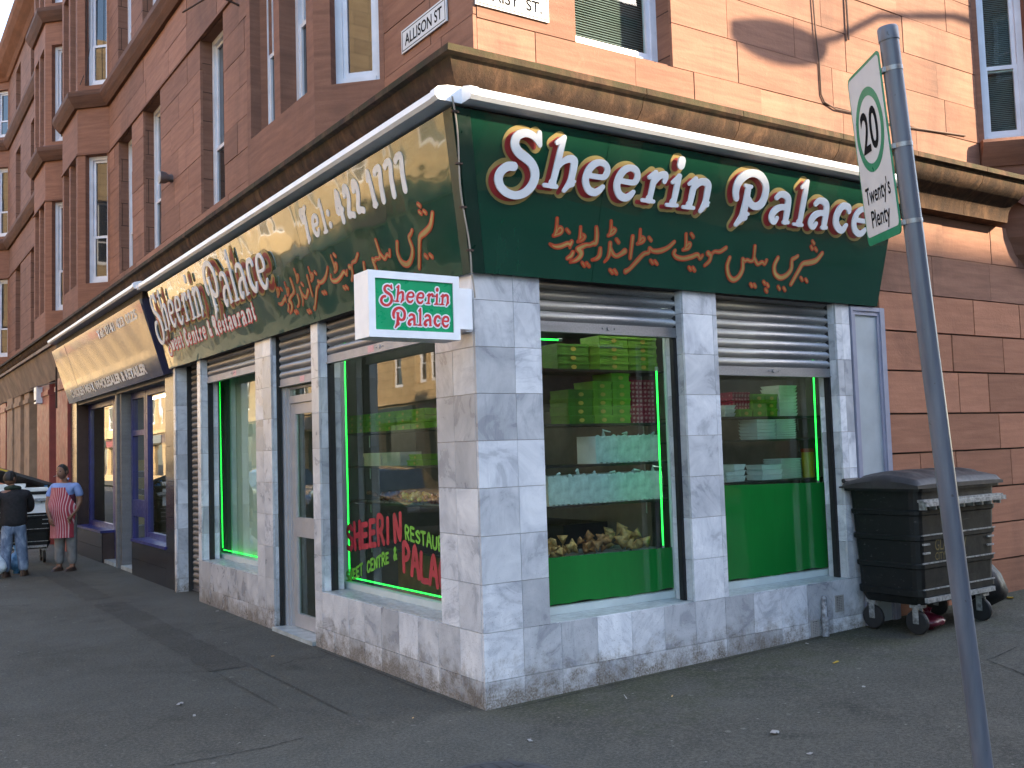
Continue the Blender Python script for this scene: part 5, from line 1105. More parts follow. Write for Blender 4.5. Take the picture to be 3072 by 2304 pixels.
# ------------------------------------------------------------------ wheeled bins
def make_bin(lab, loc, rz, lid_open=False, text=True):
    t_ = thing('wheeled_bin', lab, 'bin', loc, rz); L = dict(local=True)
    wb, db, wt, dt, z0, z1 = 1.05, .56, 1.14, .64, .24, 1.145
    def ring(z, e=0.0):
        f = (z - z0) / (z1 - z0); w = (wb + (wt - wb) * f) / 2 + e; d = (db + (dt - db) * f) / 2 + e; r = .07; P = []
        for cx, cy, a0 in ((w - r, d - r, 0), (-w + r, d - r, 90), (-w + r, -d + r, 180), (w - r, -d + r, 270)):
            for k in range(4): a = R(a0 + k * 30); P.append(Vector((cx + r * math.cos(a), cy + r * math.sin(a), z)))
        return P
    b = MB(); zs = [z0, .30, .31, .36, .365, .52, .53, .56, .57, .74, .75, .78, .79, .94, .95, .98, .99, z1]; es = [-.02, 0, .014, .014, 0, 0, .012, .012, 0, 0, .012, .012, 0, 0, .01, .01, 0, 0]
    n = 16
    for z, e in zip(zs, es): b.v += ring(z, e)
    for i in range(len(zs) - 1):
        for k in range(n): b.f.append((i * n + k, i * n + (k + 1) % n, (i + 1) * n + (k + 1) % n, (i + 1) * n + k))
    b.f.append(tuple(range(n))[::-1]); b.v += ring(z1, -.05); m = len(zs)
    for k in range(n): b.f.append(((m - 1) * n + k, (m - 1) * n + (k + 1) % n, m * n + (k + 1) % n, m * n + k))
    b.v += [Vector((v.x * .9, v.y * .9, .75)) for v in ring(.75, -.05)]
    for k in range(n): b.f.append((m * n + k, m * n + (k + 1) % n, (m + 1) * n + (k + 1) % n, (m + 1) * n + k))
    b.f.append(tuple((m + 1) * n + k for k in range(n))); b.build('body', m_bin, t_, **L)
    b = MB()
    for q in (z1 - .01,): 
        r1, r2 = ring(q, .035), ring(q + .05, .035); b.v += ring(q, .0) + r1 + r2 + ring(q + .05, -.03)
        for i in range(3):
            for k in range(n): b.f.append((i * n + k, i * n + (k + 1) % n, (i + 1) * n + (k + 1) % n, (i + 1) * n + k))
    b.build('rim', m_bin, t_, **L)
    # scuffed edges of the ribs and the comb rail on the front
    fy = lambda z: -((db + (dt - db) * (z - z0) / (z1 - z0)) / 2); fx = lambda z: (wb + (wt - wb) * (z - z0) / (z1 - z0)) / 2
    for z in (.365, .57, .79):
        MB().box((-fx(z) + .03, fy(z) - .018, z - .006), (fx(z) - .03, fy(z) - .008, z + .004)).build('scuffed_rib', m_scuff, t_, **L)
    for z in (.64, .71):
        for s in (-1, 1): MB().box((s * (fx(z) - .09) - .045, fy(z) - .016, z), (s * (fx(z) - .09) + .045, fy(z) - .004, z + .014)).build('lug', m_scuff, t_, **L)
    b = MB(); z = 1.02; b.box((-.56, fy(z) - .085, z), (.58, fy(z) - .06, z + .035)).box((-.56, fy(z) - .06, z + .03), (.58, fy(z) - .005, z + .05))
    for i in range(9): x = -.54 + i * .132; b.box((x, fy(z) - .062, z - .03), (x + .02, fy(z) - .004, z + .03))
    b.build('comb_rail', m_scuff, t_, **L)
    b = MB(); b.box((-.48, fy(.30) - .03, .262), (.48, fy(.30) - .002, .30)); b.build('base_rail', m_scuff, t_, **L)
    # lid: shallow dome with raised ribs
    if not lid_open:
        def top(u, v):
            x = (u - .5) * 1.22; y = (v - .5) * .73; e = max(abs(u - .5), abs(v - .5)) * 2
            dome = .085 * math.sin(math.pi * min(1, max(0, v * .93 + .08))) * (.55 + .45 * (1 - abs(2 * u - 1) ** 6)); rib = .012 if (int(u * 9) % 2 == 1 and .18 < v < .85 and .1 < u < .9) else 0
            return (x, y, z1 + .055 + dome + rib - (.03 if e > .97 else 0))
        b = MB(); b.grid(top, 36, 20); w_ = 37; bd_ = [i for i in range(37)] + [j * w_ + 36 for j in range(1, 21)] + [20 * w_ + i for i in range(35, -1, -1)] + [j * w_ for j in range(19, 0, -1)]
        base = len(b.v); b.v += [Vector((b.v[i].x, b.v[i].y, z1 + .012)) for i in bd_]
        for k in range(len(bd_)): k2 = (k + 1) % len(bd_); b.f.append((bd_[k], bd_[k2], base + k2, base + k))
        b.build('lid', m_binlid, t_, smooth=True, **L)
        MB().tube([(-.58, .34, z1 + .07), (.58, .34, z1 + .07)], .02, 8).build('hinge_bar', m_binlid, t_, smooth=True, **L)
    else:
        A = Matrix.Translation((.05, .15, z1 + .24)) @ Matrix.Rotation(R(20), 4, 'Y') @ Matrix.Rotation(R(-12), 4, 'X')
        b = MB(); b.box((-.60, -.42, -.022), (.60, .42, .022)); b.v = [A @ v for v in b.v]; ld = b.build('lid', m_binlid, t_, **L)
        b = MB(); b.box((-.38, -.424, -.016), (-.12, -.4205, .012)); b.v = [A @ v for v in b.v]; b.build('lid_sticker', m_yellow_tub, ld, **L)
    for sx in (-1, 1):
        for sy in (-1, 1):
            cx, cy = sx * .45, sy * .20; b = MB(); b.box((cx - .045, cy - .045, .215), (cx + .045, cy + .045, .25)).box((cx - .032, cy - .02, .09), (cx - .026, cy + .03, .22)).box((cx + .026, cy - .02, .09), (cx + .032, cy + .03, .22))
            cs = b.build('caster', m_scuff, t_, **L); MB().lathe((cx, cy + .01, .098), [(.05, -.022), (.09, -.02), (.098, -.008), (.098, .008), (.09, .02), (.05, .022)], 18, 'x').build('wheel', m_black, cs, smooth=True, **L)
    if text:
        m_dull = plain('dull_gold_print', (.13, .10, .03), .6)
        f = lambda x, y, o: Vector((x, fy(y) - .003 - o, y))
        text_mesh('lettering', 'GLASGOW', m_dull, t_, lambda x, y, o: f(x, y, o) + t_.location, .13, -.33, .66, .002, width=.44); text_mesh('lettering', 'CITY COUNCIL', m_dull, t_, lambda x, y, o: f(x, y, o) + t_.location, .085, -.33, .585, .002, width=.44)
    return t_
make_bin('large black wheeled bin with scuffed ribs beside the grey panelled pilaster', (4.15, -.335, gz(4.1)), R(1))
lb = make_bin('black wheeled bin with its lid propped open behind the two men', (-1.13, 13.0, 0), R(-2), True, False)
for i, (x, y, z, sx, sz) in enumerate(((-1.2, 12.85, 1.16, .42, .16), (-.85, 12.8, 1.13, .38, .12))):
    t_ = thing('foam_box', ['larger', 'smaller'][i] + ' white foam box poking out of the open bin', 'box', (x, y, z - .3)); MB().box((x - sx / 2, y - .15, z - .3), (x + sx / 2, y + .2, z + sz - .01)).build('box', m_foam, t_)
    MB().box((x - sx / 2 - .012, y - .162, z + sz - .05), (x + sx / 2 + .012, y + .212, z + sz)).build('rim', m_foam, t_)
def sack(name, lab, c, r_, h_, m, cat='bag', seed=1):
    t_ = thing(name, lab, cat, c); q = random.Random(seed); ph = [q.uniform(0, 6) for _ in range(6)]; b = MB()
    def f(u, v):
        a = 2 * math.pi * u; prof = [.35, .9, 1.05, 1.0, .85, .55, .18, .22, .30][min(8, int(v * 8.99))]
        k = 1 + .10 * math.sin(3 * a + ph[0] + 4 * v) + .07 * math.sin(7 * a + ph[1] - 6 * v)
        return (c[0] + r_ * prof * k * math.cos(a), c[1] + r_ * prof * k * math.sin(a), c[2] + h_ * v)
    b.grid(f, 20, 9, True); b.f.append(tuple(range(20))[::-1]); b.build('bag', m, t_, smooth='all'); return t_
sack('refuse_sack', 'black refuse sack slumped at the right end of the big bin', (4.88, -.36, gz(5)), .2, .62, m_black_bag, seed=2)
sack('carrier_bag', 'blue plastic carrier bag on the ground between the man in jeans and bin', (-1.28, 11.35, 0), .13, .42, m_blue_bag, seed=4)
sack('carrier_bag', 'white plastic carrier bag on the ground at the far left edge', (-1.60, 10.9, 0), .17, .46, m_white_bag, seed=5)
sack('blue_bag', 'small blue plastic bag resting on top of the open bin', (-.66, 12.8, 1.10), .10, .18, m_blue_bag, seed=6)
sack('red_bag', 'crumpled dark red plastic bag underneath the big bin', (4.0, -.42, gz(4)), .13, .17, plain('dark_red_plastic', (.09, .008, .02), .3), seed=8)
# ------------------------------------------------------------------ leaning pole with the 20 zone plate
pb_, pt_ = Vector((.535, -3.03, -.1)), Vector((.139, -3.029, 3.277))
sp_ = thing('sign_pole', 'leaning grey steel pole carrying the 20 speed plate', 'sign pole', pb_)
dirp = (pt_ - pb_).normalized()
MB().tube([pb_, pt_], .0375, 24).build('pole', m_pole, sp_, smooth=True)
MB().tube([pt_ - dirp * .045, pt_ + dirp * .004, pt_ + dirp * .012], [.0405, .0405, .036], 24).build('cap', m_pole, sp_, smooth=True)
mid_t = lambda v: pt_ - dirp * v
# plate runs away from the pole, up the street
hz = (Vector((.60, .80, .0)) - dirp * Vector((.60, .80, .0)).dot(dirp)).normalized()
nrm = hz.cross(dirp).normalized()
if nrm.dot(Vector((-3.3, -5.4, 1.6)) - pt_) < 0: nrm = -nrm
po = mid_t(.82) + nrm * .045 - hz * .0
fnS = lambda x, y, o: po - hz * 0 + hz * (.43 - x) + dirp * y + nrm * o
sg = thing('speed_sign', 'white plate with green ring reading 20 and Twentys Plenty on the pole', 'road sign', po)
W_, H_ = .43, .75
def rrect(w, h, r, x0=0, y0=0):
    P = []
    for cx, cy, a0 in ((w - r, h - r, 0), (r, h - r, 90), (r, r, 180), (w - r, r, 270)):
        for k in range(6): a = R(a0 + k * 18); P.append((x0 + cx + r * math.cos(a), y0 + cy + r * math.sin(a)))
    return P
plate('plate', [rrect(W_, H_, .03)], m_signgreen, sg, fnS, 0, .004); plate('white_face', [rrect(W_ - .022, H_ - .05, .022, .011, .036)], m_signwhite, sg, fnS, .0042, .0048)
circ = lambda r, n=48: [(W_ / 2 + r * math.cos(2 * math.pi * i / n), .475 + r * math.sin(2 * math.pi * i / n)) for i in range(n)]
plate('green_ring', [circ(.178), circ(.142)[::-1]], m_signgreen, sg, fnS, .005, .0055)
text_mesh('numeral', '20', m_signblack, sg, lambda x, y, o: fnS(x, y, o), .245, W_ / 2 - .108, .39, .006, width=.216, bold=.004)
text_mesh('lettering', "Twenty's", m_signblack, sg, lambda x, y, o: fnS(x, y, o), .105, .055, .175, .006, width=.32, bold=.0012); text_mesh('lettering', 'Plenty', m_signblack, sg, lambda x, y, o: fnS(x, y, o), .105, .095, .07, .006, width=.24, bold=.0012)
for v in (.16, .47, .78):
    c = mid_t(v); MB().tube([c - dirp * .009, c + dirp * .009], .0395, 20).build('clip_band', m_galv, sp_, smooth=True); MB().hexa([c + nrm * .034 + hz * .028 - dirp * .01, c + nrm * .046 + hz * .028 - dirp * .01, c + nrm * .046 - hz * .02 - dirp * .01, c + nrm * .034 - hz * .02 - dirp * .01, c + nrm * .034 + hz * .028 + dirp * .01, c + nrm * .046 + hz * .028 + dirp * .01, c + nrm * .046 - hz * .02 + dirp * .01, c + nrm * .034 - hz * .02 + dirp * .01]).build('clip', m_galv, sp_)
# ------------------------------------------------------------------ fittings on the walls
lt = thing('security_light', 'small dark security lamp on the shaded upper wall', 'wall lamp', (.12, 7.8, 5.36)); MB().lathe((.15, 7.81, 5.36), [(.05, 0), (.05, -.05), (.075, -.09), (.085, -.17), (.02, -.18)], 14, 'x').build('lamp_head', m_galv_dark, lt, smooth=True); MB().tube([(.15, 7.81, 5.42), (.15, 8.2, 5.5)], .008, 5).build('wire', m_wirebrown, lt)
ib = thing('iron_bracket', 'rusted iron bracket on the shaded wall above the window line', 'bracket', (.12, 5.0, 6.63)); MB().tube([(.15, 5.0, 6.60), (-.05, 5.0, 6.65), (-.12, 5.05, 6.70), (-.05, 5.1, 6.74), (.15, 5.0, 6.72)], .012, 6).tube([(-.1, 5.02, 6.7), (-.3, 5.6, 6.66)], .01, 6).build('bracket', m_iron, ib, smooth=True)
wc = thing('wall_cable', 'thin brown cable running down the sunlit wall and off to the right', 'cable', (3.7, .13, 4.6)); MB().tube([(3.67, .138, 6.6), (3.68, .138, 5.51), (3.69, .138, 5.22), (3.72, .138, 4.94), (3.722, .138, 4.66), (3.76, .138, 4.60), (3.91, .138, 4.56), (4.24, .138, 4.57), (4.8, .138, 4.55), (5.9, .138, 4.62)], .007, 6).build('cable', m_wirebrown, wc, smooth=True)
sc2 = thing('cut_cable', 'short cut end of cable hanging on the sunlit wall', 'cable', (4.14, .13, 5.24)); MB().tube([(4.13, .136, 6.7), (4.14, .136, 5.6), (4.14, .134, 5.24)], .010, 6).build('cable', m_wirebrown, sc2, smooth=True)
sd = thing('satellite_cable', 'thin dark cables hanging over the second floor bay window', 'cable', (-.2, 12.2, 8)); MB().tube([(-.12, 12.0, 12), (-.14, 12.02, 9.0), (-.16, 12.05, 8.2), (-.25, 12.0, 7.95)], .006, 5).tube([(-.10, 11.9, 12), (-.11, 11.92, 8.6), (-.18, 11.9, 7.95)], .006, 5).build('cable', m_black, sd)
# ------------------------------------------------------------------ litter and gum on the pavement
for i, (x, y, l, w, a, m, lab) in enumerate(((.84, -.36, .14, .008, 60, m_litter, 'thin pale lolly stick lying below the corner window'), (1.07, -.55, .05, .012, 40, m_samosa, 'orange brown cigarette end near the lolly stick'), (2.88, -.12, .05, .02, 80, m_litter, 'white scrap under the vent grilles'),
        (2.53, -.67, .12, .025, 15, m_yellow_tub, 'yellow and silver sweet wrapper on the right pavement'), (.94, -1.52, .085, .06, 20, m_litter, 'white paper scrap in the middle of the right pavement'), (2.11, -1.22, .04, .03, 50, m_litter, 'small pale scrap left of the leaning pole'),
        (.81, -1.87, .05, .03, 10, m_litter, 'pale flattened scrap at the bottom of the picture'), (-.15, -.71, .06, .03, 70, m_litter, 'white folded scrap just in front of the pillar foot'), (5.68, -.15, .10, .08, 30, m_yellow_tub, 'crumpled yellow paper beyond the big bin'),
        (-1.5, 1.45, .06, .04, 35, m_litter, 'white scrap on the left pavement'), (-.07, 5.33, .05, .03, 5, m_litter, 'white scrap against the foot of the side wall'), (-.45, 2.58, .04, .03, 5, m_samosa, 'orange scrap on the pavement outside the door'), (-1.5, 1.11, .06, .025, 75, m_litter, 'grey scrap beside the white scrap on the left'), (-.44, .14, .03, .01, 45, m_samosa, 'tiny orange scrap left of the pillar foot'))):
    q = random.Random(i); b = MB(); ca, sa = math.cos(R(a)), math.sin(R(a)); z = gz(x) + .002; n = 5
    l, w = l * .7, w * .65
    def f(u, v): lx, ly = (u - .5) * l * (1 + .1 * math.sin(9 * v + i)), (v - .5) * w * (1 + .25 * math.sin(7 * u + i)); return (x + lx * ca - ly * sa, y + lx * sa + ly * ca, z + .012 * abs(math.sin(u * 5 + i)) * (w > .02) + .004)
    b.grid(f, n, 3); bb = len(b.v); b.v += [v - Vector((0, 0, .003)) for v in b.v[:bb]]; b.f += [tuple(k + bb for k in fc)[::-1] for fc in b.f[:]]
    tag(b.build('litter', m, None), lab, 'litter', None)
m_cover = plain('worn_cast_iron', (.05, .05, .05), .6, .3, var=.3)
mh = thing('manhole_cover', 'worn iron cover edge just showing at the bottom of the picture', 'manhole cover', (-.62, -1.1, 0)); MB().lathe((-.66, -1.19, 0), [(.33, .001), (.33, .004), (.30, .005), (.29, .003), (.02, .003)], 36).build('cover', m_cover, mh)
for i in range(14): MB().box((-.66 - .25 + (i % 7) * .075, -1.25 + (i // 7) * .2, .003), (-.66 - .21 + (i % 7) * .075, -1.12 + (i // 7) * .2, .006)).build('tread', m_cover, mh)
# ------------------------------------------------------------------ people
def skin(name, V, E, m, parent, sub=2, root=0, merge=False):
    me = bpy.data.meshes.new(name); me.from_pydata([v[0] for v in V], E, [])
    o = bpy.data.objects.new(name, me); col.objects.link(o); sk = o.modifiers.new('skin', 'SKIN'); sk.use_smooth_shade = True; sk.branch_smoothing = .3
    for i, v in enumerate(V):
        d = me.skin_vertices[0].data[i]; r_ = v[1]; d.radius = r_ if isinstance(r_, tuple) else (r_, r_); d.use_root = (i == root)
    ss = o.modifiers.new('sub', 'SUBSURF'); ss.levels = sub; ss.render_levels = sub
    dg = bpy.context.evaluated_depsgraph_get(); me2 = bpy.data.meshes.new_from_object(o.evaluated_get(dg)); bpy.data.objects.remove(o)
    me2.name = name; me2.materials.clear(); me2.materials.append(m)
    for p in me2.polygons: p.use_smooth = True; p.material_index = 0
    o = bpy.data.objects.new(name, me2); link(o, parent); WORLD[o.name] = Vector((0, 0, 0)); return o
def chain(V, E, pts, start=None):
    prev = start
    for p, r_ in pts:
        V.append((p, r_)); i = len(V) - 1
        if prev is not None: E.append((prev, i))
        prev = i
    return prev
def hand(V, E, wrist, w, d, side, curl=.5):
    """palm and five unequal, bent fingers; w wrist position, d pointing direction, side thumb direction"""
    w, d, side = Vector(w), Vector(d).normalized(), Vector(side).normalized(); up = d.cross(side).normalized()
    V.append((w + d * .045, (.030, .018))); pm = len(V) - 1; E.append((wrist, pm))
    for k, (off, ln) in enumerate(((.026, .062), (.009, .072), (-.009, .068), (-.025, .052))):
        a = w + d * .085 + side * off; b_ = a + (d - up * curl * .6).normalized() * ln * .5; c = b_ + (d - up * curl * 1.6).normalized() * ln * .55
        chain(V, E, [(a, .0095), (b_, .0085), (c, .007)], pm)
    a = w + d * .035 + side * .032; chain(V, E, [(a, .011), (a + (d * .6 + side * .7).normalized() * .032, .010), (a + (d * .9 + side * .5).normalized() * .062, .008)], pm)
def head(parent, c, f, tilt, m_h, hairlen=.0, hr=(.074, .092, .115)):
    """shaped head looking along f (x,y); returns skin mesh with nose, chin and ears, and hair"""
    f = Vector((f[0], f[1], tilt)).normalized(); s = Vector((-f.y, f.x, 0)).normalized(); u = s.cross(f) * -1
    if u.z < 0: u = -u
    c = Vector(c); a_, b_, h_ = hr
    def P(th, ph, grow=0.0, hair=False):
        x = math.cos(ph) * math.sin(th); y = math.sin(ph) * math.sin(th); z = math.cos(th)      # x forward, y side
        X, Y, Z = x * (b_ + grow), y * (a_ + grow), z * (h_ + grow)
        if z < -.05: X += .012 * (x > 0) * min(1, -z * 2); Y *= 1 - .25 * min(1, -z * 1.2)         # jaw
        if not hair:
            nx = math.exp(-((ph / .20) ** 2)) * math.exp(-(((z + .15) / .20) ** 2)); X += .022 * nx   # nose
            eb = math.exp(-((abs(ph) - .42) / .22) ** 2) * math.exp(-((z - .08) / .10) ** 2); X -= .007 * eb
            mo = math.exp(-((ph / .35) ** 2)) * math.exp(-(((z + .48) / .07) ** 2)); X += .006 * mo
        return c + f * X + s * Y + u * Z
    b = MB(); b.grid(lambda q, v: P(math.pi * (.02 + .96 * v), 2 * math.pi * (q - .5)), 40, 28, True)
    for sg_ in (-1, 1):
        e = c + s * sg_ * (a_ + .004) - u * .008 - f * .006
        b.grid(lambda q, v: e + f * (.020 * math.cos(2 * math.pi * q) * math.sin(math.pi * (.05 + .9 * v))) + u * (.032 * math.sin(2 * math.pi * q) * math.sin(math.pi * (.05 + .9 * v))) + s * sg_ * (.012 * (v - .3)), 10, 5, True)
    hd_ = b.build('head', m_skin, parent, smooth='all', local=True)
    for sg_ in (-1, 1):
        e = P(math.pi * .47, sg_ * .42) ; MB().lathe(e - u * 0, [(.002, -.006), (.010, -.003), (.012, .0), (.010, .003), (.002, .006)], 8).build('eye', m_signblack, hd_, smooth='all', local=True)
    b = MB(); b.grid(lambda q, v: P(math.pi * (.0 + (.60 if abs(q - .5) > .22 else .27 + .33 * (abs(q - .5) / .22) ** 4) * (v + .001)), 2 * math.pi * (q - .5), .007 + .003 * math.sin(q * 60), True), 40, 10, True)
    b.build('hair', m_h, hd_, smooth='all', local=True)
    return hd_
# --- man in the striped apron
am = thing('person', 'man in red striped apron and blue shirt smoking outside the butcher', 'person', (-.635, 11.1, 0))
V = []; E = []
V.append(((0, 0, .86), (.15, .125)))
sp = chain(V, E, [((-.01, -.01, .98), (.165, .15)), ((-.01, -.01, 1.12), (.165, .13)), ((.0, 0, 1.27), (.15, .10)), ((.0, .0, 1.355), (.055, .055)), ((-.02, -.015, 1.42), (.055, .055))], 0)
ch_ = 3
w1_ = chain(V, E, [((.135, -.125, 1.29), .055), ((.17, -.14, 1.18), .05), ((.185, -.14, 1.05), .042), ((.13, -.19, .94), .037), ((.05, -.22, .84), .026)], ch_); hand(V, E, w1_, (.05, -.22, .84), (-.35, -.3, -.6), (-.5, -.6, .3), .8)
w2_ = chain(V, E, [((-.135, .125, 1.29), .055), ((-.20, .10, 1.17), .048), ((-.235, .05, 1.03), .042), ((-.25, -.05, .93), .036), ((-.24, -.14, .83), .026)], ch_); hand(V, E, w2_, (-.24, -.14, .83), (.1, -.2, -.8), (.4, -.7, 0), .7)
for sx, sy, fx_, fy_ in ((.07, -.075, .085, -.09), (-.06, .07, -.075, .05)):
    chain(V, E, [((sx, sy, .78), .09), ((sx * 1.05, sy, .46), .062), ((fx_, fy_, .10), .042), ((fx_ - .01, fy_ - .01, .045), .038), ((fx_ - .10, fy_ - .09, .03), .032)], 0)
skin('body', V, E, m_skin, am)
head(am, (-.045, -.035, 1.505), (-.80, -.60), -.02, m_hair, hr=(.072, .088, .112))
V = [((0, 0, .93), (.165, .15))]; E = []
c2 = chain(V, E, [((-.01, -.01, 1.02), (.18, .155)), ((-.01, -.01, 1.15), (.178, .14)), ((.0, 0, 1.27), (.165, .115)), ((0, 0, 1.335), (.075, .07))], 0)
chain(V, E, [((.14, -.13, 1.29), .066), ((.172, -.142, 1.19), .066), ((.182, -.145, 1.11), .064)], 3); chain(V, E, [((-.14, .13, 1.29), .066), ((-.2, .10, 1.18), .064), ((-.22, .075, 1.11), .062)], 3)
skin('shirt', V, E, m_shirt, am)
V = [((0, 0, .95), (.172, .156))]; E = []
chain(V, E, [((-.01, -.01, 1.04), (.187, .160)), ((-.01, -.01, 1.16), (.184, .145)), ((.0, 0, 1.28), (.135, .118))], 0); skin('vest', V, E, m_vest, am)
V = [((0, 0, .90), (.162, .14))]; E = []
V.append(((0, 0, .82), (.15, .135))); E.append((0, 1))
for sx, sy, fx_, fy_ in ((.07, -.075, .085, -.09), (-.06, .07, -.075, .05)): chain(V, E, [((sx, sy, .74), .102), ((sx * 1.05, sy, .46), .082), ((fx_, fy_, .22), .074), ((fx_, fy_, .085), .072)], 1)
skin('trousers', V, E, m_trouser, am)
f_ = Vector((-.78, -.62, 0)).normalized(); s_ = Vector((f_.y, -f_.x, 0))
def apron(u, v, o=0.0):
    a = (u - .5) * R(150 if v > .28 else 108 + 150 * 0); z = 1.27 - .76 * v; wid = .55 + .45 * min(1, max(0, (v - .05) / .3)); a = (u - .5) * R(165) * wid
    r_ = .178 + .055 * math.exp(-((v - .42) / .22) ** 2) + .03 * max(0, v - .5) + .006 * math.sin(u * 22 + v * 5) * v + o
    return f_ * (r_ * math.cos(a)) + s_ * (r_ * 1.02 * math.sin(a)) + Vector((-.01, -.01, z))
b = MB(); b.grid(lambda u, v: apron(u, v), 30, 24); n0 = len(b.v); nf = len(b.f); b.grid(lambda u, v: apron(u, v, .006), 30, 24); b.build('apron', m_apron, am, smooth='all', local=True, fix=False)
b = MB(); b.grid(lambda u, v: (.195 * math.cos(2 * math.pi * u) - .01, .185 * math.sin(2 * math.pi * u) - .01, .97 + .02 * v + .004 * math.sin(u * 30)), 28, 1, True); b.build('apron_string', m_apron, am, local=True)
b = MB(); b.tube([Vector((.0, -.02, 1.40)) + f_ * .02 + s_ * .07, Vector((0, .0, 1.385)) - f_ * .06, Vector((.0, -.02, 1.40)) + f_ * .02 - s_ * .07], .016, 6); b.build('collar', m_shirt, am, smooth=True, local=True)
for fx_, fy_ in ((.085, -.09), (-.075, .05)):
    b = MB(); d_ = Vector((-.74, -.67, 0)); q_ = Vector((.67, -.74, 0)); c = Vector((fx_, fy_, 0)) + d_ * .05
    b.grid(lambda u, v: c + d_ * (.135 * math.cos(2 * math.pi * u) * (1 - .25 * v)) + q_ * (.048 * math.sin(2 * math.pi * u) * (1 - .3 * v)) + Vector((0, 0, .005 + .055 * v + .02 * v * -math.cos(2 * math.pi * u))), 18, 4, True); b.f.append(tuple(len(b.v) - 18 + i for i in range(18))); b.build('sandal', m_shoe, am, smooth=True, local=True)
cg = thing('cigarette', 'white cigarette in the mouth of the man in the apron', 'cigarette', (-.635, 11.1, 1.45)); MB().tube([(-.635 - .125, 11.1 - .095, 1.452), (-.635 - .185, 11.1 - .14, 1.44)], .0045, 8).build('paper', m_litter, cg)
# --- man in black jacket and jeans, back turned
jm = thing('person', 'man in black jacket and faded jeans standing with his back turned by the bin', 'person', (-1.37, 10.87, 0))
V = []; E = []
V.append(((0, 0, .80), (.15, .11)))
chain(V, E, [((0, 0, .95), (.155, .115)), ((0, .01, 1.10), (.17, .115)), ((-.01, .02, 1.21), (.15, .095)), ((-.02, .04, 1.30), .055), ((-.03, .05, 1.36), .052)], 0)
w3_ = chain(V, E, [((.17, .03, 1.20), .055), ((.22, .08, 1.08), .048), ((.23, .18, .97), .042), ((.20, .28, .95), .036), ((.17, .36, .96), .027)], 3); hand(V, E, w3_, (.17, .36, .96), (-.2, .9, .1), (-.6, -.1, .5), .6)
w4_ = chain(V, E, [((-.18, .03, 1.20), .055), ((-.24, .05, 1.06), .048), ((-.26, .06, .92), .042), ((-.27, .04, .80), .036), ((-.27, .02, .70), .027)], 3); hand(V, E, w4_, (-.27, .02, .70), (0, .1, -1), (.4, .6, 0), .5)
for sx, fx_, fy_ in ((.085, .13, .02), (-.085, -.11, .0)): chain(V, E, [((sx, .0, .72), .092), ((sx * 1.2, .01, .42), .062), ((fx_, fy_, .10), .042), ((fx_, fy_ + .01, .045), .04), ((fx_ + .03, fy_ + .12, .03), .033)], 0)
skin('body', V, E, m_skin, jm)
head(jm, (-.045, .06, 1.435), (.75, .62), -.05, m_hair, hr=(.075, .09, .108))
V = [((0, 0, .70), (.20, .145))]; E = []
chain(V, E, [((0, 0, .82), (.195, .145)), ((0, 0, .96), (.195, .145)), ((0, .01, 1.10), (.205, .15)), ((-.01, .02, 1.21), (.185, .12)), ((-.02, .03, 1.275), (.09, .08))], 0)
chain(V, E, [((.18, .03, 1.20), .075), ((.23, .08, 1.08), .068), ((.24, .18, .97), .06), ((.20, .29, .955), .05)], 4); chain(V, E, [((-.19, .03, 1.20), .075), ((-.25, .05, 1.06), .068), ((-.27, .06, .92), .06), ((-.275, .04, .77), .05)], 4)
skin('jacket', V, E, m_cloth_black, jm)
MB().tube([(-.10, .0, 1.29), (-.02, -.045, 1.31), (.07, .0, 1.29), (.05, .09, 1.28), (-.09, .09, 1.28), (-.10, .0, 1.29)], .034, 8).build('hood_collar', m_cloth_green, jm, smooth='all', local=True)
V = [((0, 0, .84), (.16, .12)), ((0, 0, .76), (.155, .12))]; E = [(0, 1)]
for sx, fx_, fy_ in ((.085, .13, .02), (-.085, -.11, .0)): chain(V, E, [((sx, .0, .68), .105), ((sx * 1.2, .01, .42), .085), ((fx_, fy_, .20), .078), ((fx_, fy_, .055), .085)], 1)
skin('jeans', V, E, m_denim, jm)
for fx_, fy_ in ((.13, .02), (-.11, .0)):
    b = MB(); d_ = Vector((.35, .94, 0)); q_ = Vector((.94, -.35, 0)); c = Vector((fx_, fy_, 0)) + d_ * .05
    b.grid(lambda u, v: c + d_ * (.15 * math.cos(2 * math.pi * u) * (1 - .25 * v)) + q_ * (.052 * math.sin(2 * math.pi * u) * (1 - .3 * v)) + Vector((0, 0, .003 + .085 * v)), 18, 4, True); b.f.append(tuple(len(b.v) - 18 + i for i in range(18))); b.build('shoe', m_shoe, jm, smooth=True, local=True)
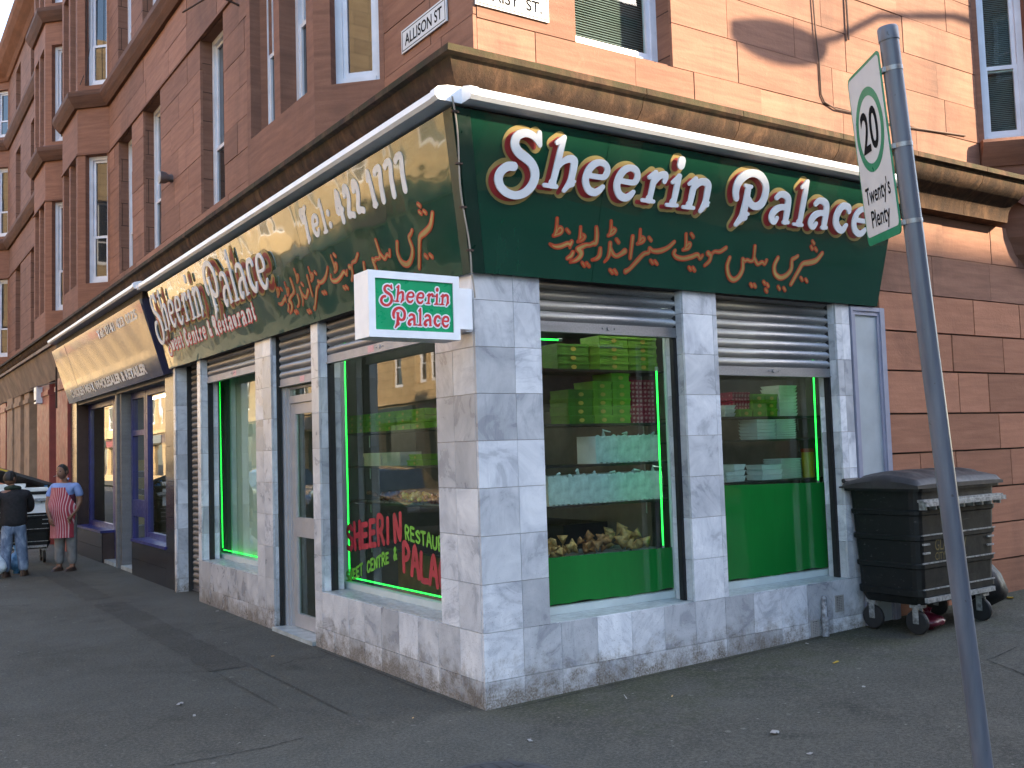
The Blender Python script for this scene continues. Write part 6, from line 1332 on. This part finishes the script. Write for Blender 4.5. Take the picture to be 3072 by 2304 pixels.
# ------------------------------------------------------------------ tenements across both streets (they shade the shop and show in its glass)
def tenement(name, lab, F, L, H, m, storeys, bays, step=2.5, depth=10):
    t_ = thing(name, lab, 'building', F.at(L / 2, 0))
    occ = [(b0, b0 + 2 * .5 + 1.9) for b0 in bays]; wins = []
    s = 1.2
    while s < L - 1.5:
        if not any(a - 1.1 < s < c + .2 for a, c in occ): wins.append((s, s + .95))
        s += step
    ops = [(a, c, z0, z1) for a, c in wins for z0, z1 in storeys]
    cut = 0.0; b = MB(); g = MB()
    for a, c in occ + [(L, L)]:
        wallgrid(b, F, cut, a, 3.6, H, ops, -.4, 0); cut = c
    shops = []; s = .3
    while s < L - 2: shops.append((s, s + 3.2, .5, 2.8)); s += 3.9
    wallgrid(b, F, 0, L, -.1, 3.6, shops, -.4, 0)
    b.build('wall', m, t_)
    for o in ops: sash(t_, F, *o)
    for o in shops:
        w = MB(); w.boxF(F, o[0], o[1], o[2], o[3], -.3, -.25); w.build('shop_window', m_glass_up, t_)
        MB().boxF(F, o[0] - .1, o[1] + .1, 2.9, 3.5, .01, .16).build('fascia', [m_navy, m_redpaint, m_taupe, m_greenstrip][rnd.randrange(4)], t_)
    for b0 in bays: bay(t_, F, b0, .5, 1.9, 3.6, H, storeys, None, m, cant=(.08, .62))
    for q in (3.62, 7.3, 10.5): b = MB(); b.boxF(F, 0, L, q, q + .18, 0, .12); b.build('string_course', m, t_)
    MB().boxF(F, -.2, L + .2, H, H + .45, -.4, .4).build('eaves', m, t_)
    b = MB(); P = [F.at(0, H, -.4), F.at(L, H, -.4), F.at(L, H, -depth), F.at(0, H, -depth), F.at(0, 0, -depth), F.at(L, 0, -depth), F.at(L, 0, -.4), F.at(0, 0, -.4)]
    b.hexa([P[7], P[6], P[5], P[4], P[0], P[1], P[2], P[3]]); b.build('body', m, t_)
    for s in range(4, int(L), 9): MB().boxF(F, s, s + 1.6, H, H + 2.0, -5, -4.2).build('chimney', m, t_)
    return t_
ST2 = [(4.3, 6.3), (7.6, 9.6), (10.8, 12.6)]
tenement('tenement_building', 'blond sandstone tenement across the street, seen mirrored in the green sign', Fr((-14.6, -6), (-14.6, 62)), 68, 14.2, m_blond, ST2, [5, 14, 23, 32, 41, 50], 2.35)
tenement('tenement_building', 'red sandstone tenement standing behind the camera that shades the pavement', Fr((52, -15), (-4, -15)), 56, 13.68, m_stone_far, [(4.3, 6.3), (7.6, 9.6), (10.8, 12.6)], [6, 18, 30, 42], 2.6)
tenement('tenement_building', 'farther blond tenement along the same opposite side of the long street', Fr((-14.6, 64), (-14.6, 150)), 86, 13.6, m_blond, ST2, [6, 20, 34, 48, 62], 3.2)
# street lamp whose shadow falls on the upper wall
lamp_sh = Vector((3.24, .15, 4.98)); hd = lamp_sh + TOSUN * 6.5
sl = thing('street_lamp', 'tall grey street lamp beyond the right edge, its shadow on the sunlit wall', 'street lamp', (hd.x + 3.6, hd.y, 0))
cx_ = hd.x + 3.6
MB().lathe((cx_, hd.y, 0), [(.09, -.1), (.09, 1.6), (.06, 1.65), (.05, hd.z + .6), (.045, hd.z + 1.0)], 12).build('column', m_pole, sl, smooth=True)
MB().tube([(cx_, hd.y, hd.z + .9), (cx_ - 1.0, hd.y, hd.z + .86), (cx_ - 2.2, hd.y, hd.z + .60), (hd.x + .75, hd.y, hd.z + .25), (hd.x + .35, hd.y, hd.z + .12)], .04, 8).build('arm', m_pole, sl, smooth=True)
MB().grid(lambda u, v: (hd.x + .5 - 1.1 * v, hd.y + (.19 * math.sin(math.pi * min(1, .15 + v * .9)) ** .6) * math.cos(2 * math.pi * u), hd.z + .05 + .16 * math.sin(2 * math.pi * u) * math.sin(math.pi * (.08 + .84 * v)) ** .5), 12, 8, True).build('lantern', m_alu, sl, smooth='all')
# ------------------------------------------------------------------ parked estate car at the kerb, seen mirrored in the shop windows
def make_car(lab, loc, rz, paint):
    t_ = thing('parked_car', lab, 'car', loc, rz); L = dict(local=True)
    # stations along the length: x, sill z, waist z, roof z, half width at waist, half width at roof
    S_ = [(-2.2, .42, .62, .64, .70, .66), (-2.12, .30, .74, .78, .80, .70), (-1.5, .24, .86, .90, .86, .72), (-.95, .24, .93, .97, .88, .74), (-.30, .24, .95, 1.40, .88, .62), (.2, .24, .96, 1.47, .88, .62), (1.2, .24, .97, 1.47, .88, .62), (1.9, .26, .97, 1.40, .86, .60), (2.18, .34, .92, .98, .82, .66), (2.24, .42, .70, .72, .78, .66)]
    def ring(s):
        x, a, w, r, hw, hr = s; P = [(-hw * .92, a), (-hw, a + .15), (-hw, w - .08), (-hw * .985, w), (-hr, r - .05), (-hr * .8, r), (0, r + .02)]
        return [Vector((x, y, z)) for y, z in P] + [Vector((x, -y, z)) for y, z in P[-2::-1]]
    b = MB(); rs = [ring(s) for s in S_]; n = len(rs[0])
    for q in rs: b.v += q
    for i in range(len(rs) - 1):
        for k in range(n - 1): b.f.append((i * n + k, i * n + k + 1, (i + 1) * n + k + 1, (i + 1) * n + k))
        b.f.append((i * n + n - 1, i * n, (i + 1) * n, (i + 1) * n + n - 1))
    b.f.append(tuple(range(n))[::-1]); b.f.append(tuple((len(rs) - 1) * n + k for k in range(n))); b.build('body', paint, t_, smooth=True, **L)
    for sy in (-1, 1):
        for x0, x1 in ((-.28, .42), (.47, 1.15), (1.2, 1.85)):
            f = lambda x, t: Vector((x, sy * (.872 + (.635 - .872) * t + .006), .97 + (1.41 - .97) * t))
            b = MB(); e = .12 if x0 < 0 else 0; b.v = [f(x0 - .3 * (x0 < 0), .04), f(x1, .04), f(x1 - .04 - .2 * (x1 > 1.8), .93), f(x0 + e * .6, .93)]; b.f = [(0, 1, 2, 3)]; b.build('side_window', m_glass_up, t_, fix=False, **L)
        MB().tube([(-.2, sy * .56, 1.52), (1.7, sy * .56, 1.52)], .015, 6).build('roof_rail', m_black, t_, **L)
    b = MB(); b.v = [Vector((-.93, -.70, .99)), Vector((-.93, .70, .99)), Vector((-.32, .58, 1.395)), Vector((-.32, -.58, 1.395))]; b.v = [v + Vector((-.01, 0, .012)) for v in b.v]; b.f = [(0, 1, 2, 3)]; b.build('windscreen', m_glass_up, t_, fix=False, **L)
    for x in (-1.35, 1.35):
        for sy in (-1, 1):
            w = MB().lathe((x, sy * .79, .32), [(.2, -.1), (.31, -.09), (.32, -.06), (.32, .06), (.31, .09), (.2, .1)], 24, 'y').build('wheel', m_black, t_, smooth=True, **L); MB().lathe((x, sy * .80, .32), [(.05, -.1), (.19, -.095), (.2, .095), (.05, .1)], 16, 'y').build('rim', m_alu, w, smooth=True, **L)
    for sy in (-1, 1): MB().box((-2.2, sy * .62 - .12, .58), (-2.13, sy * .62 + .12, .70)).build('headlight', m_upvc, t_, **L); MB().box((2.19, sy * .70 - .06, .6), (2.25, sy * .70 + .06, .85)).build('tail_light', m_ltr_sred, t_, **L)
m_silver = plain('silver_car_paint', (.32, .36, .42), .22, .4, coat=.8, var=.04); m_navycar = plain('dark_blue_car_paint', (.03, .04, .09), .2, .2, coat=.8, var=.04)
make_car('silver estate car at the kerb, mirrored in the side street windows', (-5.85, 8.4, -.13), R(90), m_silver)
make_car('dark blue estate car parked ahead of the silver one, mirrored in glass', (-5.9, 14.2, -.13), R(90), m_navycar)
make_car('second silver estate car farther up the kerb, mirrored in the butcher window', (-5.85, 20.0, -.13), R(90), m_silver)
